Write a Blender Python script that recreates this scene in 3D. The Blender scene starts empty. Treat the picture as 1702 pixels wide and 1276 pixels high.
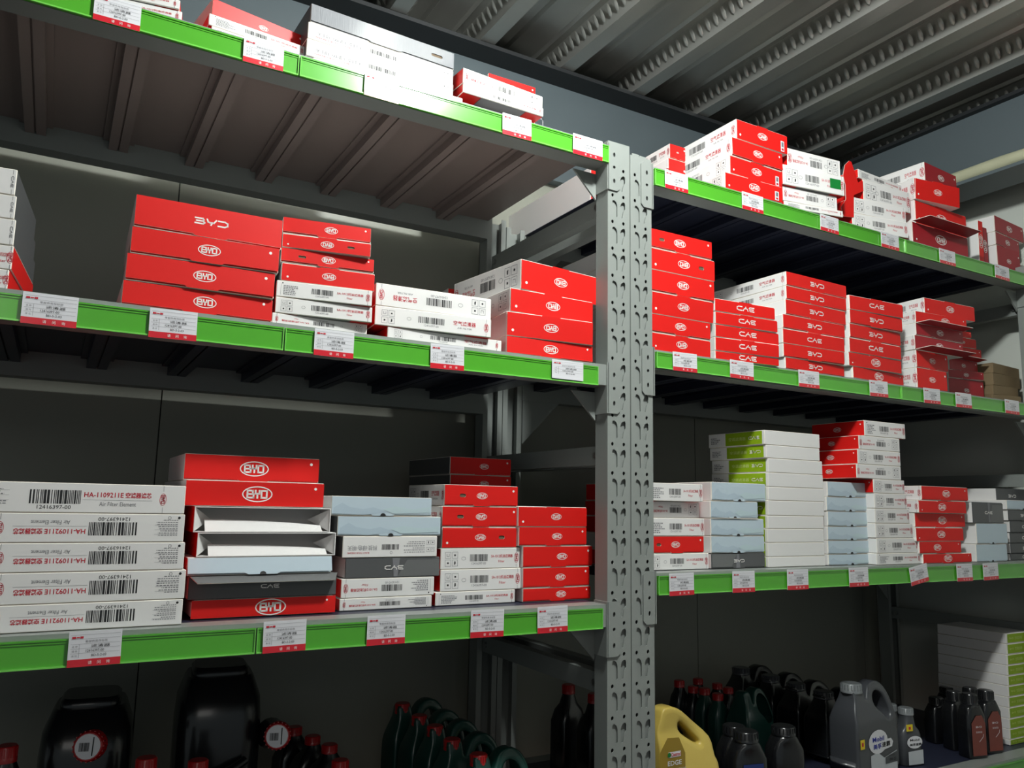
import bpy, bmesh, math, random
from mathutils import Vector, Matrix, Euler
from mathutils.geometry import tessellate_polygon
random.seed(7)
sc = bpy.context.scene
COL = sc.collection
R_ = math.radians
# ------------------------------------------------------------------ camera
W_, H_, F_ = 1702.0, 1276.0, 1328.43
CAM = Vector((-0.875, -1.11, 1.5))
yaw, pit, rol = R_(29.637), R_(8.620), R_(1.114)
fw = Vector((math.sin(yaw)*math.cos(pit), math.cos(yaw)*math.cos(pit), math.sin(pit)))
r0 = Vector((math.cos(yaw), -math.sin(yaw), 0)); u0 = r0.cross(fw)
rt = math.cos(rol)*r0 + math.sin(rol)*u0
up = -math.sin(rol)*r0 + math.cos(rol)*u0
cd = bpy.data.cameras.new('camera'); cam = bpy.data.objects.new('camera', cd); COL.objects.link(cam)
cd.sensor_width = 36; cd.lens = F_/W_*36; cd.clip_start = 0.02
cam.matrix_world = Matrix(((rt.x, up.x, -fw.x, CAM.x), (rt.y, up.y, -fw.y, CAM.y), (rt.z, up.z, -fw.z, CAM.z), (0, 0, 0, 1)))
sc.camera = cam
def ray(px, py): return fw + rt*((px-851)/F_) - up*((py-638)/F_)
def at(px, py, Y):
    d = ray(px, py); return CAM + d*((Y-CAM.y)/d.y)
def atz(px, py, Z):
    d = ray(px, py); return CAM + d*((Z-CAM.z)/d.z)
# ------------------------------------------------------------------ world, lamp, added fill, exposure
wd = bpy.data.worlds.new('world'); sc.world = wd; wd.use_nodes = True
wd.node_tree.nodes['Background'].inputs[0].default_value = (0.80, 0.92, 0.95, 1)
wd.node_tree.nodes['Background'].inputs[1].default_value = 0.20
def lamp(name, kind, loc, energy, color=(1, 1, 1), **kw):
    l = bpy.data.lights.new(name, kind); l.energy = energy; l.color = color
    for k, v in kw.items(): setattr(l, k, v)
    o = bpy.data.objects.new(name, l); COL.objects.link(o); o.location = loc; return o
lamp('ceiling_lamp_light', 'POINT', (-0.20, -0.61, 2.565), 55, (0.96, 1.0, 0.98), shadow_soft_size=0.045)
a = lamp('aisle_fill_light', 'AREA', (-1.6, -2.6, 2.6), 6, (1.0, 0.97, 0.92), size=1.2)  # soft fill added from the aisle side, not a known lamp
a.rotation_euler = Vector((0.8, 2.6, -1.2)).to_track_quat('-Z', 'Y').to_euler()
sc.view_settings.view_transform = 'Standard'; sc.view_settings.look = 'None'
sc.view_settings.gamma = 1; sc.view_settings.exposure = 0.10
sc.view_settings.use_curve_mapping = False
# ------------------------------------------------------------------ materials
def lin(c):
    f = lambda v: v/12.92 if v <= 0.04045 else ((v+0.055)/1.055)**2.4
    return tuple(f(v/255.0) for v in c)+(1,)
MATS = {}
def mat(name, rgb, rough=0.5, metal=0.0, spec=0.5, coat=0.0, vary=0.0, bump=0.0, scale=8.0, trans=0.0, stretch=None):
    if name in MATS: return MATS[name]
    m = bpy.data.materials.new(name); m.use_nodes = True; nt = m.node_tree
    b = nt.nodes['Principled BSDF']; c = lin(rgb)
    b.inputs['Base Color'].default_value = c; b.inputs['Roughness'].default_value = rough
    b.inputs['Metallic'].default_value = metal; b.inputs['Specular IOR Level'].default_value = spec
    b.inputs['Coat Weight'].default_value = coat; b.inputs['Coat Roughness'].default_value = 0.12
    b.inputs['Transmission Weight'].default_value = trans
    if vary or bump:
        tc = nt.nodes.new('ShaderNodeTexCoord'); mp = nt.nodes.new('ShaderNodeMapping')
        nt.links.new(tc.outputs['Object'], mp.inputs[0])
        if stretch: mp.inputs['Scale'].default_value = stretch
        nz = nt.nodes.new('ShaderNodeTexNoise'); nz.inputs['Scale'].default_value = scale; nz.inputs['Detail'].default_value = 5
        nt.links.new(mp.outputs[0], nz.inputs['Vector'])
        if vary:
            mx = nt.nodes.new('ShaderNodeMix'); mx.data_type = 'RGBA'
            mx.inputs[6].default_value = tuple(v*(1-vary) for v in c[:3])+(1,)
            mx.inputs[7].default_value = tuple(min(1, v*(1+vary*0.7)) for v in c[:3])+(1,)
            nt.links.new(nz.outputs[0], mx.inputs[0]); nt.links.new(mx.outputs[2], b.inputs['Base Color'])
        if bump:
            bp = nt.nodes.new('ShaderNodeBump'); bp.inputs['Strength'].default_value = bump; bp.inputs['Distance'].default_value = 0.004
            nt.links.new(nz.outputs[0], bp.inputs['Height']); nt.links.new(bp.outputs[0], b.inputs['Normal'])
    MATS[name] = m; return m
RED = mat('red_card', (214, 28, 24), 0.45, spec=0.3, vary=0.06, bump=0.05, scale=14)
DRED = mat('dull_red_card', (158, 20, 34), 0.45, spec=0.4, vary=0.1, bump=0.08, scale=14)
WHITE = mat('white_card', (226, 224, 222), 0.6, spec=0.22, vary=0.03, bump=0.04, scale=12)
EDGE = mat('cut_card_edge', (232, 226, 216), 0.7, spec=0.2)
INK = mat('black_ink', (28, 28, 30), 0.6)
GINK = mat('grey_ink', (120, 120, 124), 0.6)
RINK = mat('red_ink', (190, 34, 52), 0.6)
WINK = mat('white_ink', (240, 236, 232), 0.55)
KRAFT = mat('kraft_card', (122, 104, 76), 0.75, vary=0.15, scale=30)
KDARK = mat('kraft_inside', (96, 80, 62), 0.8, vary=0.1, scale=30)
BLUE = mat('pale_blue_card', (186, 202, 212), 0.42, vary=0.05, bump=0.04, scale=6)
BLUE2 = mat('pale_green_print', (184, 203, 208), 0.42)
BLUE3 = mat('hill_print', (174, 191, 203), 0.42)
DGREY = mat('dark_grey_card', (84, 85, 86), 0.42, vary=0.06, scale=10)
DGREY2 = mat('mid_grey_print', (104, 105, 105), 0.42)
SILVER = mat('silver_card', (98, 100, 105), 0.5, spec=0.35, coat=0.25, bump=0.1, scale=60, stretch=(6, 1, 0.4))
LIME = mat('lime_print', (140, 172, 20), 0.45)
LIME2 = mat('lime_light_print', (205, 218, 140), 0.5)
GREEN = mat('green_plastic', (80, 166, 44), 0.24, spec=0.55, coat=0.6, vary=0.05, scale=5)
GREEN2 = mat('green_plastic_lip', (118, 205, 84), 0.2, spec=0.6, coat=0.7)
CARD = mat('label_card', (222, 222, 226), 0.3, coat=0.5)
CRED = mat('label_red', (206, 34, 48), 0.3, coat=0.5)
STICK = mat('green_sticker', (20, 120, 50), 0.4)
STEEL = mat('grey_powder_coat', (138, 143, 139), 0.38, spec=0.5, vary=0.05, bump=0.03, scale=9)
DECKN = mat('navy_deck', (40, 44, 62), 0.4, vary=0.1, scale=4)  # navy tone for every deck except the top left one
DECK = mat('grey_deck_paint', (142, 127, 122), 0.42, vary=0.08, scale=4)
BOLT = mat('zinc_bolt', (170, 172, 170), 0.3, metal=0.9)
BLACK = mat('hole_shade', (8, 8, 8), 0.9)  # black sheets behind the holes paint in the shade of the hollow steel
BAG = mat('clear_bag', (196, 200, 196), 0.12, spec=0.9, coat=0.8, bump=1.0, scale=40)
# ------------------------------------------------------------------ mesh builder
class MB:
    def __init__(s): s.v = []; s.f = []; s.mi = []; s.ms = []; s.M = Matrix(); s.sm = []
    def mid(s, m):
        if m not in s.ms: s.ms.append(m)
        return s.ms.index(m)
    def add(s, vs, fs, m, smooth=False):
        o = len(s.v); s.v += [tuple(s.M @ Vector(p)) for p in vs]
        k = s.mid(m)
        for f in fs: s.f.append([i+o for i in f]); s.mi.append(k); s.sm.append(smooth)
    def quad(s, a, b, c, d, m): s.add([a, b, c, d], [(0, 1, 2, 3)], m)
    def box(s, x0, x1, y0, y1, z0, z1, m):
        s.add([(x0, y0, z0), (x1, y0, z0), (x1, y1, z0), (x0, y1, z0), (x0, y0, z1), (x1, y0, z1), (x1, y1, z1), (x0, y1, z1)],
              [(0, 3, 2, 1), (4, 5, 6, 7), (0, 1, 5, 4), (2, 3, 7, 6), (1, 2, 6, 5), (3, 0, 4, 7)], m)
    def rbox(s, x0, x1, y0, y1, z0, z1, b, mf, ms_, mt, me):
        """chamfered box: front/back mf, sides ms_, top/bottom mt, chamfer me"""
        vs = []; ix = {}
        for i, x in enumerate((x0, x1)):
            for j, y in enumerate((y0, y1)):
                for k, z in enumerate((z0, z1)):
                    sx, sy, sz = (1, -1)[i]*b, (1, -1)[j]*b, (1, -1)[k]*b
                    for ax in range(3):
                        p = [x, y, z]
                        if ax != 0: p[0] += sx
                        if ax != 1: p[1] += sy
                        if ax != 2: p[2] += sz
                        ix[(i, j, k, ax)] = len(vs); vs.append(tuple(p))
        q = lambda ax, t: [ix[c+(ax,)] for c in t]
        F = {0: [], 1: [], 2: [], 3: []}
        for i in (0, 1):
            F[0].append(q(0, [(i, 0, 0), (i, 0, 1), (i, 1, 1), (i, 1, 0)] if i == 0 else [(i, 0, 0), (i, 1, 0), (i, 1, 1), (i, 0, 1)]))
            F[1].append(q(1, [(0, i, 0), (1, i, 0), (1, i, 1), (0, i, 1)] if i == 0 else [(0, i, 0), (0, i, 1), (1, i, 1), (1, i, 0)]))
            F[2].append(q(2, [(0, 0, i), (0, 1, i), (1, 1, i), (1, 0, i)] if i == 0 else [(0, 0, i), (1, 0, i), (1, 1, i), (0, 1, i)]))
        for a in (0, 1):
            for c in (0, 1):
                F[3].append([ix[(a, c, 0, 0)], ix[(a, c, 1, 0)], ix[(a, c, 1, 1)], ix[(a, c, 0, 1)]])
                F[3].append([ix[(a, 0, c, 0)], ix[(a, 1, c, 0)], ix[(a, 1, c, 2)], ix[(a, 0, c, 2)]])
                F[3].append([ix[(0, a, c, 1)], ix[(1, a, c, 1)], ix[(1, a, c, 2)], ix[(0, a, c, 2)]])
        for c in [(i, j, k) for i in (0, 1) for j in (0, 1) for k in (0, 1)]:
            F[3].append([ix[c+(0,)], ix[c+(1,)], ix[c+(2,)]])
        s.add(vs, F[0], ms_); 
        o = len(s.v)-len(vs)
        for key, m in ((1, mf), (2, mt), (3, me)):
            k = s.mid(m)
            for f in F[key]: s.f.append([i+o for i in f]); s.mi.append(k); s.sm.append(False)
    def plate(s, loops, t, m, me, back=True):
        """loops in (u,v); plate lies in local XZ, front at y=0, back at y=t"""
        n = [len(l) for l in loops]; flat = [p for l in loops for p in l]
        tris = tessellate_polygon([[Vector((p[0], p[1], 0)) for p in l] for l in loops])
        s.add([(p[0], 0, p[1]) for p in flat], tris, m)
        if back: s.add([(p[0], t, p[1]) for p in flat], tris, me)
        o = 0
        for l in loops:
            k = len(l)
            s.add([(p[0], 0, p[1]) for p in l]+[(p[0], t, p[1]) for p in l], [(i, (i+1) % k, (i+1) % k+k, i+k) for i in range(k)], me)
    def loft(s, secs, m, n=20, cap=True, smooth=True):
        """secs: (z, cx, cy, rx, ry, power)"""
        vs = []
        for (z, cx, cy, rx, ry, pw) in secs:
            for i in range(n):
                a = 2*math.pi*i/n; c, d = math.cos(a), math.sin(a)
                vs.append((cx+rx*abs(c)**(2/pw)*(1 if c >= 0 else -1), cy+ry*abs(d)**(2/pw)*(1 if d >= 0 else -1), z))
        fs = [(j*n+i, j*n+(i+1) % n, (j+1)*n+(i+1) % n, (j+1)*n+i) for j in range(len(secs)-1) for i in range(n)]
        s.add(vs, fs, m, smooth)
        if cap:
            s.add(vs[:n], [tuple(reversed(range(n)))], m); s.add(vs[-n:], [tuple(range(n))], m)
    def tube(s, pts, r, m, n=8, caps=True):
        pts = [Vector(p) for p in pts]; vs = []
        for i, p in enumerate(pts):
            t = (pts[min(i+1, len(pts)-1)]-pts[max(i-1, 0)]).normalized()
            a = t.cross(Vector((0, 0, 1)) if abs(t.z) < .9 else Vector((1, 0, 0))).normalized(); b = t.cross(a)
            rr = r[i] if isinstance(r, (list, tuple)) else r
            for k in range(n):
                an = 2*math.pi*k/n; vs.append(tuple(p+(a*math.cos(an)+b*math.sin(an))*rr))
        fs = [(j*n+i, j*n+(i+1) % n, (j+1)*n+(i+1) % n, (j+1)*n+i) for j in range(len(pts)-1) for i in range(n)]
        s.add(vs, fs, m, True)
        if caps: s.add(vs[:n], [tuple(range(n))], m); s.add(vs[-n:], [tuple(range(n))], m)
    def build(s, name, parent=None):
        me = bpy.data.meshes.new(name); me.from_pydata(s.v, [], s.f)
        for m in s.ms: me.materials.append(m)
        me.polygons.foreach_set('material_index', s.mi); me.polygons.foreach_set('use_smooth', s.sm)
        me.update()
        o = bpy.data.objects.new(name, me); COL.objects.link(o)
        if parent: o.parent = parent
        return o
def fixn(o):
    bm = bmesh.new(); bm.from_mesh(o.data); bmesh.ops.recalc_face_normals(bm, faces=bm.faces); bm.to_mesh(o.data); bm.free(); return o
def tag(o, label=None, cat=None, group=None, kind=None):
    if label: o['label'] = label
    if cat: o['category'] = cat
    if group: o['group'] = group
    if kind: o['kind'] = kind
    return o
def empty(name, loc, rz=0.0):
    o = bpy.data.objects.new(name, None); COL.objects.link(o); o.location = loc; o.rotation_euler = (0, 0, rz); o.empty_display_size = 0.02
    return o
# ------------------------------------------------------------------ printing on faces
TXT = {}
def glyphs(t, bold=0.0):
    if (t, bold) in TXT: return TXT[(t, bold)]
    c = bpy.data.curves.new('t', 'FONT'); c.body = t; c.size = 1; c.resolution_u = 2; c.offset = bold
    o = bpy.data.objects.new('t', c); COL.objects.link(o)
    dg = bpy.context.evaluated_depsgraph_get(); me = bpy.data.meshes.new_from_object(o.evaluated_get(dg))
    vs = [tuple(v.co) for v in me.vertices]; fs = [tuple(p.vertices) for p in me.polygons]
    bpy.data.objects.remove(o); bpy.data.meshes.remove(me); bpy.data.curves.remove(c)
    if not vs: vs = [(0, 0, 0)]
    x0 = min(v[0] for v in vs); x1 = max(v[0] for v in vs); y0 = min(v[1] for v in vs); y1 = max(v[1] for v in vs)
    TXT[(t, bold)] = (vs, fs, x0, x1, y0, y1); return TXT[(t, bold)]
class Pen:
    """draws thin prints on a face; T maps (u, v, lift) to builder space"""
    def __init__(s, mb, T): s.mb = mb; s.T = T; s.e = 0.00025
    def _add(s, pts, fs, m, e):
        s.mb.add([tuple(s.T @ Vector((p[0], p[1], e or s.e))) for p in pts], fs, m)
    def rect(s, u0, v0, u1, v1, m, e=None): s._add([(u0, v0), (u1, v0), (u1, v1), (u0, v1)], [(0, 1, 2, 3)], m, e)
    def poly(s, pts, m, e=None):
        s._add(pts, tessellate_polygon([[Vector((p[0], p[1], 0)) for p in pts]]), m, e)
    def stroke(s, pts, w, m, e=None):
        for a, b in zip(pts[:-1], pts[1:]):
            a = Vector(a); b = Vector(b); d = (b-a).normalized()*w/2; n = Vector((-d.y, d.x))
            a2 = a-d; b2 = b+d
            s._add([a2-n, b2-n, b2+n, a2+n], [(0, 1, 2, 3)], m, e)
    def disc(s, cx, cy, r, m, n=10, e=None):
        s._add([(cx+r*math.cos(2*math.pi*i/n), cy+r*math.sin(2*math.pi*i/n)) for i in range(n)], [tuple(range(n))], m, e)
    def ring(s, cx, cy, rx, ry, w, m, n=28, e=None):
        p = [(cx+rx*math.cos(2*math.pi*i/n), cy+ry*math.sin(2*math.pi*i/n)) for i in range(n)]
        q = [(cx+(rx-w)*math.cos(2*math.pi*i/n), cy+(ry-w)*math.sin(2*math.pi*i/n)) for i in range(n)]
        s._add(p+q, [(i, (i+1) % n, (i+1) % n+n, i+n) for i in range(n)], m, e)
    def text(s, t, cx, cy, h, m, width=None, bold=0.0, rot=0.0, e=None):
        vs, fs, x0, x1, y0, y1 = glyphs(t, bold); k = h/max(y1-y0, 1e-6); kx = k if width is None else width/max(x1-x0, 1e-6)
        c, d = math.cos(rot), math.sin(rot)
        pts = []
        for v in vs:
            a = (v[0]-(x0+x1)/2)*kx; b = (v[1]-(y0+y1)/2)*k; pts.append((cx+a*c-b*d, cy+a*d+b*c))
        s._add(pts, fs, m, e)
    def oval(s, cx, cy, w, m, rot=False):
        """oval emblem with block letters"""
        k = w/2.0; T0 = s.T
        if rot: s.T = T0 @ Matrix.Translation((cx, cy, 0)) @ Matrix.Rotation(-math.pi/2, 4, 'Z')
        else: s.T = T0 @ Matrix.Translation((cx, cy, 0))
        s.ring(0, 0, k, k*.53, k*.075, m)
        h = k*.235; t = k*.115
        s.stroke([(-.66*k, -h), (-.66*k, h), (-.31*k, h), (-.31*k, .05*k)], t, m); s.stroke([(-.6*k, 0), (-.25*k, 0), (-.25*k, -h), (-.66*k, -h)], t, m)
        s.stroke([(-.13*k, h), (-.13*k, .03*k), (.13*k, .03*k), (.13*k, h)], t, m); s.stroke([(0, 0), (0, -h)], t, m)
        s.stroke([(.27*k, -h), (.27*k, h), (.62*k, h), (.62*k, -h), (.27*k, -h)], t, m)
        s.T = T0
    def word(s, cx, cy, w, m):
        """open-stroke word mark"""
        k = w/2.0; T0 = s.T; s.T = T0 @ Matrix.Translation((cx, cy, 0)); h = k*.175; t = k*.095
        s.stroke([(-k, h), (-.55*k, h), (-.48*k, h*.55), (-.55*k, 0)], t, m); s.stroke([(-.92*k, 0), (-.52*k, 0), (-.42*k, -h*.5), (-.52*k, -h), (-k, -h)], t, m)
        s.stroke([(-.28*k, h), (-.22*k, h*.1), (-.1*k, -h*.15), (.14*k, -h*.1), (.28*k, h)], t, m); s.stroke([(0.05*k, -h*.1), (-.03*k, -h)], t, m)
        s.stroke([(.42*k, h), (.82*k, h), (k, h*.5), (k, -h*.5), (.82*k, -h), (.42*k, -h)], t, m)
        s.T = T0
    def barcode(s, u0, v0, w, h, m=None):
        rd = random.Random(5); u = u0
        while u < u0+w:
            b = w/62*rd.choice((1, 1, 2, 3)); s.rect(u, v0, min(u+b, u0+w), v0+h, m or INK); u += b+w/62*rd.choice((1, 1, 2))
    def lines(s, u0, v0, w, h, n, m=None, fill=0.55, seed=1):
        rd = random.Random(seed); st = h/n
        for i in range(n):
            ww = w*rd.uniform(.5, 1); x = u0; y = v0+st*i
            while x < u0+ww:
                l = st*rd.uniform(.5, 1.3); s.rect(x, y, min(x+l, u0+ww), y+st*fill, m or GINK); x += l+st*.35
def front_T(w, h, y=0.0, flip=False):
    T = Matrix(((1, 0, 0, -w/2), (0, 0, -1, y), (0, 1, 0, 0), (0, 0, 0, 1)))
    if flip: T = T @ Matrix.Translation((w, h, 0)) @ Matrix.Rotation(math.pi, 4, 'Z')
    return T
def left_T(w, d, h, flip=False):
    # viewed from -X: u runs from the back of the carton to its front
    T = Matrix(((0, 0, -1, -w/2), (-1, 0, 0, d), (0, 1, 0, 0), (0, 0, 0, 1)))
    if flip: T = T @ Matrix.Translation((d, h, 0)) @ Matrix.Rotation(math.pi, 4, 'Z')
    return T
def icon(p, u, v, s, k):
    p.stroke([(u, v), (u+s, v), (u+s, v+s), (u, v+s), (u, v)], s*.05, GINK)
    if k == 0: p.disc(u+s*.5, v+s*.5, s*.17, INK, 6)
    elif k == 1: p.poly([(u+s*.35, v+s*.2), (u+s*.62, v+s*.35), (u+s*.62, v+s*.75), (u+s*.4, v+s*.8)], INK)
    elif k == 2: p.stroke([(u+s*.3, v+s*.7), (u+s*.3, v+s*.3), (u+s*.7, v+s*.3), (u+s*.7, v+s*.7)], s*.07, GINK)
    else: p.rect(u+s*.35, v+s*.35, u+s*.62, v+s*.62, INK)
def print_icons(p, w, h, txt='机油滤清器', code='12416397-00', big=False, alt=False, word='Filter'):
    """white side print: icons or table, barcode, red name, vertical oval"""
    s = h*.30
    if alt:
        p.lines(w*.07, h*.16, w*.2, h*.62, 6, seed=3); p.stroke([(w*.045, h*.12), (w*.045, h*.82)], h*.012, GINK)
        p.disc(w*.06, h*.86, h*.045, INK, 6)
    else:
        for i in range(4): icon(p, w*.055+(i % 2)*s*1.25, h*(.14 if i < 2 else .52), s, i)
        p.ring(w*.28, h*.5, h*.12, h*.09, h*.015, GINK, 10)
    p.barcode(w*.36, h*.36, w*.22, h*.34); p.text(code, w*.47, h*.25, h*.11, GINK)
    if big:
        p.text(txt, w*.76, h*.58, h*.25, RINK, width=w*.2, bold=.008); p.text('AIR FILTER', w*.76, h*.32, h*.08, GINK, width=w*.13)
    else:
        p.text('SA-1012'+txt, w*.765, h*.6, h*.17, RINK, width=w*.28, bold=.01); p.text(word, w*.76, h*.34, h*.12, RINK)
    p.oval(w*.955, h*.5, h*.5, RINK, rot=True); p.rect(w*.955-.0002, h*.8, w*.955+.0003, h*.98, GINK); p.rect(w*.955-.0002, h*.02, w*.955+.0003, h*.2, GINK)
def print_ha(p, w, h):
    p.barcode(w*.245, h*.30, w*.235, h*.46); p.text('12416397-00', w*.36, h*.19, h*.125, INK, width=w*.155)
    p.text('HA-1109211E', w*.59, h*.62, h*.17, RINK, width=w*.19, bold=.014); p.text('空滤器滤芯', w*.76, h*.62, h*.2, RINK, width=w*.13, bold=.02)
    p.rect(w*.49, h*.44, w*.83, h*.448, GINK); p.text('Air Filter Element', w*.66, h*.31, h*.14, GINK, width=w*.18)
    p.oval(w*.885, h*.5, h*.42, RINK, rot=True); p.rect(w*.884, h*.78, w*.886, h*.98, GINK); p.rect(w*.884, h*.02, w*.886, h*.22, GINK)
    p.lines(w*.035, h*.2, w*.125, h*.62, 8, fill=.35, seed=4)
    for k in (.56, .4, .72): p.rect(w*.035, h*k, w*.155, h*(k+.006), GINK)
    p.disc(w*.03, h*.13, h*.05, INK, 7); p.ring(w*.08, h*.13, h*.06, h*.06, h*.015, GINK, 8)
def print_tech(p, w, h):
    p.text('科技·绿色·明天', w*.8, h*.55, h*.24, GINK, width=w*.3); p.text('BUILD YOUR DREAMS', w*.84, h*.78, h*.08, RINK, width=w*.22)
    p.barcode(w*.42, h*.38, w*.18, h*.26); p.lines(w*.14, h*.25, w*.24, h*.6, 6, fill=.35, seed=9)
    for i in range(4): icon(p, w*.03+(i % 2)*h*.24, h*(.2 if i < 2 else .55), h*.2, i)
    p.ring(w*.5, h*.78, h*.07, h*.07, h*.015, GINK, 8)
def slot_loop(cx, cy, w, h):
    r = h/2; o = []
    for i in range(5): a = -math.pi/2+math.pi*i/4; o.append((cx+w/2-r+r*math.cos(a), cy+r*math.sin(a)))
    for i in range(5): a = math.pi/2+math.pi*i/4; o.append((cx-w/2+r+r*math.cos(a), cy+r*math.sin(a)))
    return o
def flap_loop(w, h, tab=True, x0=0.0):
    """closing panel outline: full height with a wide middle tab and raised ends at the free (lower) edge"""
    g = 0.0014
    if not tab: return [(x0, g), (w, g), (w, h-.0006), (x0, h-.0006)]
    return [(x0+.0005, g+.0012), (w*.38, g+.0012), (w*.40, 0.0002), (w*.60, 0.0002), (w*.62, g+.0012), (w-.0005, g+.0012), (w-.0005, h-.0006), (x0+.0005, h-.0006)]
# ------------------------------------------------------------------ cartons
ENDM = dict(RO=RED, RN=RED, DR=DRED, WP=WHITE, WB=WHITE, HA=WHITE, WT=WHITE, BL=BLUE, DG=DGREY, WH=WHITE, KB=KRAFT, SG=SILVER, OW=WHITE)
KIND = dict(RO='filter_carton', RN='filter_carton', DR='filter_carton', WP='filter_carton', WB='filter_carton', HA='filter_carton', WT='filter_carton', BL='filter_carton', DG='filter_carton', WH='filter_carton', KB='kraft_carton', SG='filter_carton', OW='open_carton')
def carton(style, w, d, h, o):
    """root Empty at the centre of the front bottom edge; local y runs into the shelf"""
    d -= .0006; root = empty(KIND[style], (0, 0, 0))
    flip = o.get('f', 0)
    bev = o.get('bev', 0.0009)
    fm = ENDM[style]
    sm = {'RO': WHITE, 'RN': WHITE, 'DR': WHITE, 'WP': RED, 'WB': RED, 'HA': RED, 'WT': DGREY, 'BL': WHITE, 'DG': WHITE, 'WH': WHITE, 'KB': KRAFT, 'SG': DGREY, 'OW': RED}[style]
    if 'sm' in o: sm = o['sm']
    tm = {'RO': WHITE, 'RN': WHITE, 'DR': WHITE, 'WP': WHITE, 'WB': WHITE, 'HA': WHITE, 'KB': KRAFT, 'SG': DGREY, 'DG': DGREY}.get(style, WHITE)
    b = MB()
    flapst = style in ('RO', 'RN', 'DR', 'BL', 'DG', 'SG')
    if style == 'OW':
        t = .0012
        for (x0, x1, y0, y1, z0, z1) in ((-w/2, w/2, 0, d, 0, t), (-w/2, w/2, 0, d, h-t, h), (-w/2, -w/2+t, 0, d, t, h-t), (w/2-t, w/2, 0, d, t, h-t), (-w/2, w/2, d-t, d, t, h-t), (-w/2+t, w/2-t, .05, .0512, t, h-t)):
            b.box(x0, x1, y0, y1, z0, z1, WHITE)
        b.quad((-w/2-.0002, 0, 0), (-w/2-.0002, d, 0), (-w/2-.0002, d, h), (-w/2-.0002, 0, h), RED)
        b.build('carton_shell', root)
        for sx in (-1, 1):
            f = MB()
            e = sx*(w/2-t); i = sx*(w/2-t-h*.72)
            f.add([(e, .0012, t), (e, .0012, h-t), (i, .03, h*.5)], [(0, 1, 2)], WHITE)
            f.add([(e, .0022, t), (e, .0022, h-t), (i, .031, h*.5)], [(2, 1, 0)], EDGE)
            f.build('dust_flap', root)
        g = MB(); hh = h*.5
        n = 10
        for k in range(n):
            a, c = k/n, (k+1)/n
            za = hh*(1-.45*a*a); zc = hh*(1-.45*c*c)
            g.add([(-w*.42+w*.86*a, .001, t), (-w*.42+w*.86*c, .001, t), (-w*.42+w*.86*c, .012, zc), (-w*.42+w*.86*a, .012, za)], [(0, 1, 2, 3)], WHITE)
            g.add([(-w*.42+w*.86*a, .002, t), (-w*.42+w*.86*c, .002, t), (-w*.42+w*.86*c, .013, zc), (-w*.42+w*.86*a, .013, za)], [(3, 2, 1, 0)], EDGE)
        g.build('tuck_flap', root)
        return root
    y0 = 0.0012 if flapst else 0.0
    b.rbox(-w/2, w/2, y0, d, 0, h, bev, fm if style != 'SG' else DGREY, sm, tm, EDGE if style not in ('KB', 'DG') else fm)
    if style in ('WP', 'WB'):
        p = Pen(b, front_T(w, h, 0, flip)); print_icons(p, w, h, txt='空气滤清器' if style == 'WB' else '机油滤清器', big=(style == 'WB'), alt=o.get('alt', 0))
        for s_ in (0, 1): # red turned-in ends seen underneath
            x0 = (-w/2+.001, w/2-.001-w*.22)[s_]; b.quad((x0, .002, -.0002), (x0, d-.002, -.0002), (x0+w*.22, d-.002, -.0002), (x0+w*.22, .002, -.0002), RED)
        b.quad((-w*.28, .002, -.0002), (-w*.28, d-.002, -.0002), (w*.28, d-.002, -.0002), (w*.28, .002, -.0002), GINK)
    if style == 'HA': print_ha(Pen(b, front_T(w, h, 0, flip)), w, h); 
    if style == 'HA': b.quad((-w/2+.001, .002, h+.0002), (w/2-.2*w, .002, h+.0002), (w/2-.2*w, d-.002, h+.0002), (-w/2+.001, d-.002, h+.0002), RED)
    if style == 'WT' and not o.get('vt'): print_tech(Pen(b, front_T(w, h, 0, flip)), w, h)
    if o.get('vt'):
        p = Pen(b, front_T(w, h, 0, 0)); T0 = p.T; p.T = T0 @ Matrix.Translation((w*.93, h*.5, 0)) @ Matrix.Rotation(math.pi/2, 4, 'Z'); p.word(0, 0, h*.42, GINK); p.T = T0
        p.rect(w*.928, h*.02, w*.934, h*.2, GINK); p.rect(w*.928, h*.8, w*.934, h*.98, GINK)
    if o.get('sp'):   # printed long side on the left
        p = Pen(b, left_T(w, d, h, o.get('sf', 0))); print_icons(p, d, h, txt='空气滤清器', big=True)
    if o.get('so'):
        p = Pen(b, left_T(w, d, h, 0)); p.oval(d*.5, h*.5, h*.62, WINK); p.disc(d*.93, h*.75, h*.05, WINK)
    if style == 'WH' and not o.get('fl'):
        p = Pen(b, left_T(w, d, h, 0)); dd = d
        p.rect(dd*.32, h*.05, dd*.96, h*.95, LIME); p.word(dd*.82, h*.5, dd*.19, WINK) if 0 else None
        p.e = .0005
        T0 = p.T
        if o.get('f'): p.T = T0 @ Matrix.Translation((dd*1.64, h, 0)) @ Matrix.Rotation(math.pi, 4, 'Z')
        p.word(dd*.82, h*.5, dd*.18, WINK); p.T = T0
        p.text('空调滤清器', dd*.53, h*.5, h*.25, LIME2, width=dd*.3); p.e = .00025; p.lines(dd*.05, h*.25, dd*.2, h*.5, 4)
    if style == 'WH' and o.get('fl'):
        p = Pen(b, front_T(w, h, 0, 0)); p.rect(w*.04, h*.08, w*.9, h*.92, LIME); p.e = .0005; p.word(w*.2, h*.5, w*.16, LIME2); p.text('空调滤清器', w*.5, h*.5, h*.3, LIME2, width=w*.3)
    if o.get('tag'):
        p = Pen(b, front_T(w, h, y0-.0015, 0)); p.e = .0004; p.rect(w*.86, h*.08, w*.93, h*.62, CARD); p.e = .0007; p.rect(w*.875, h*.32, w*.915, h*.56, GINK); p.rect(w*.875, h*.13, w*.915, h*.24, RINK)
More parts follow.
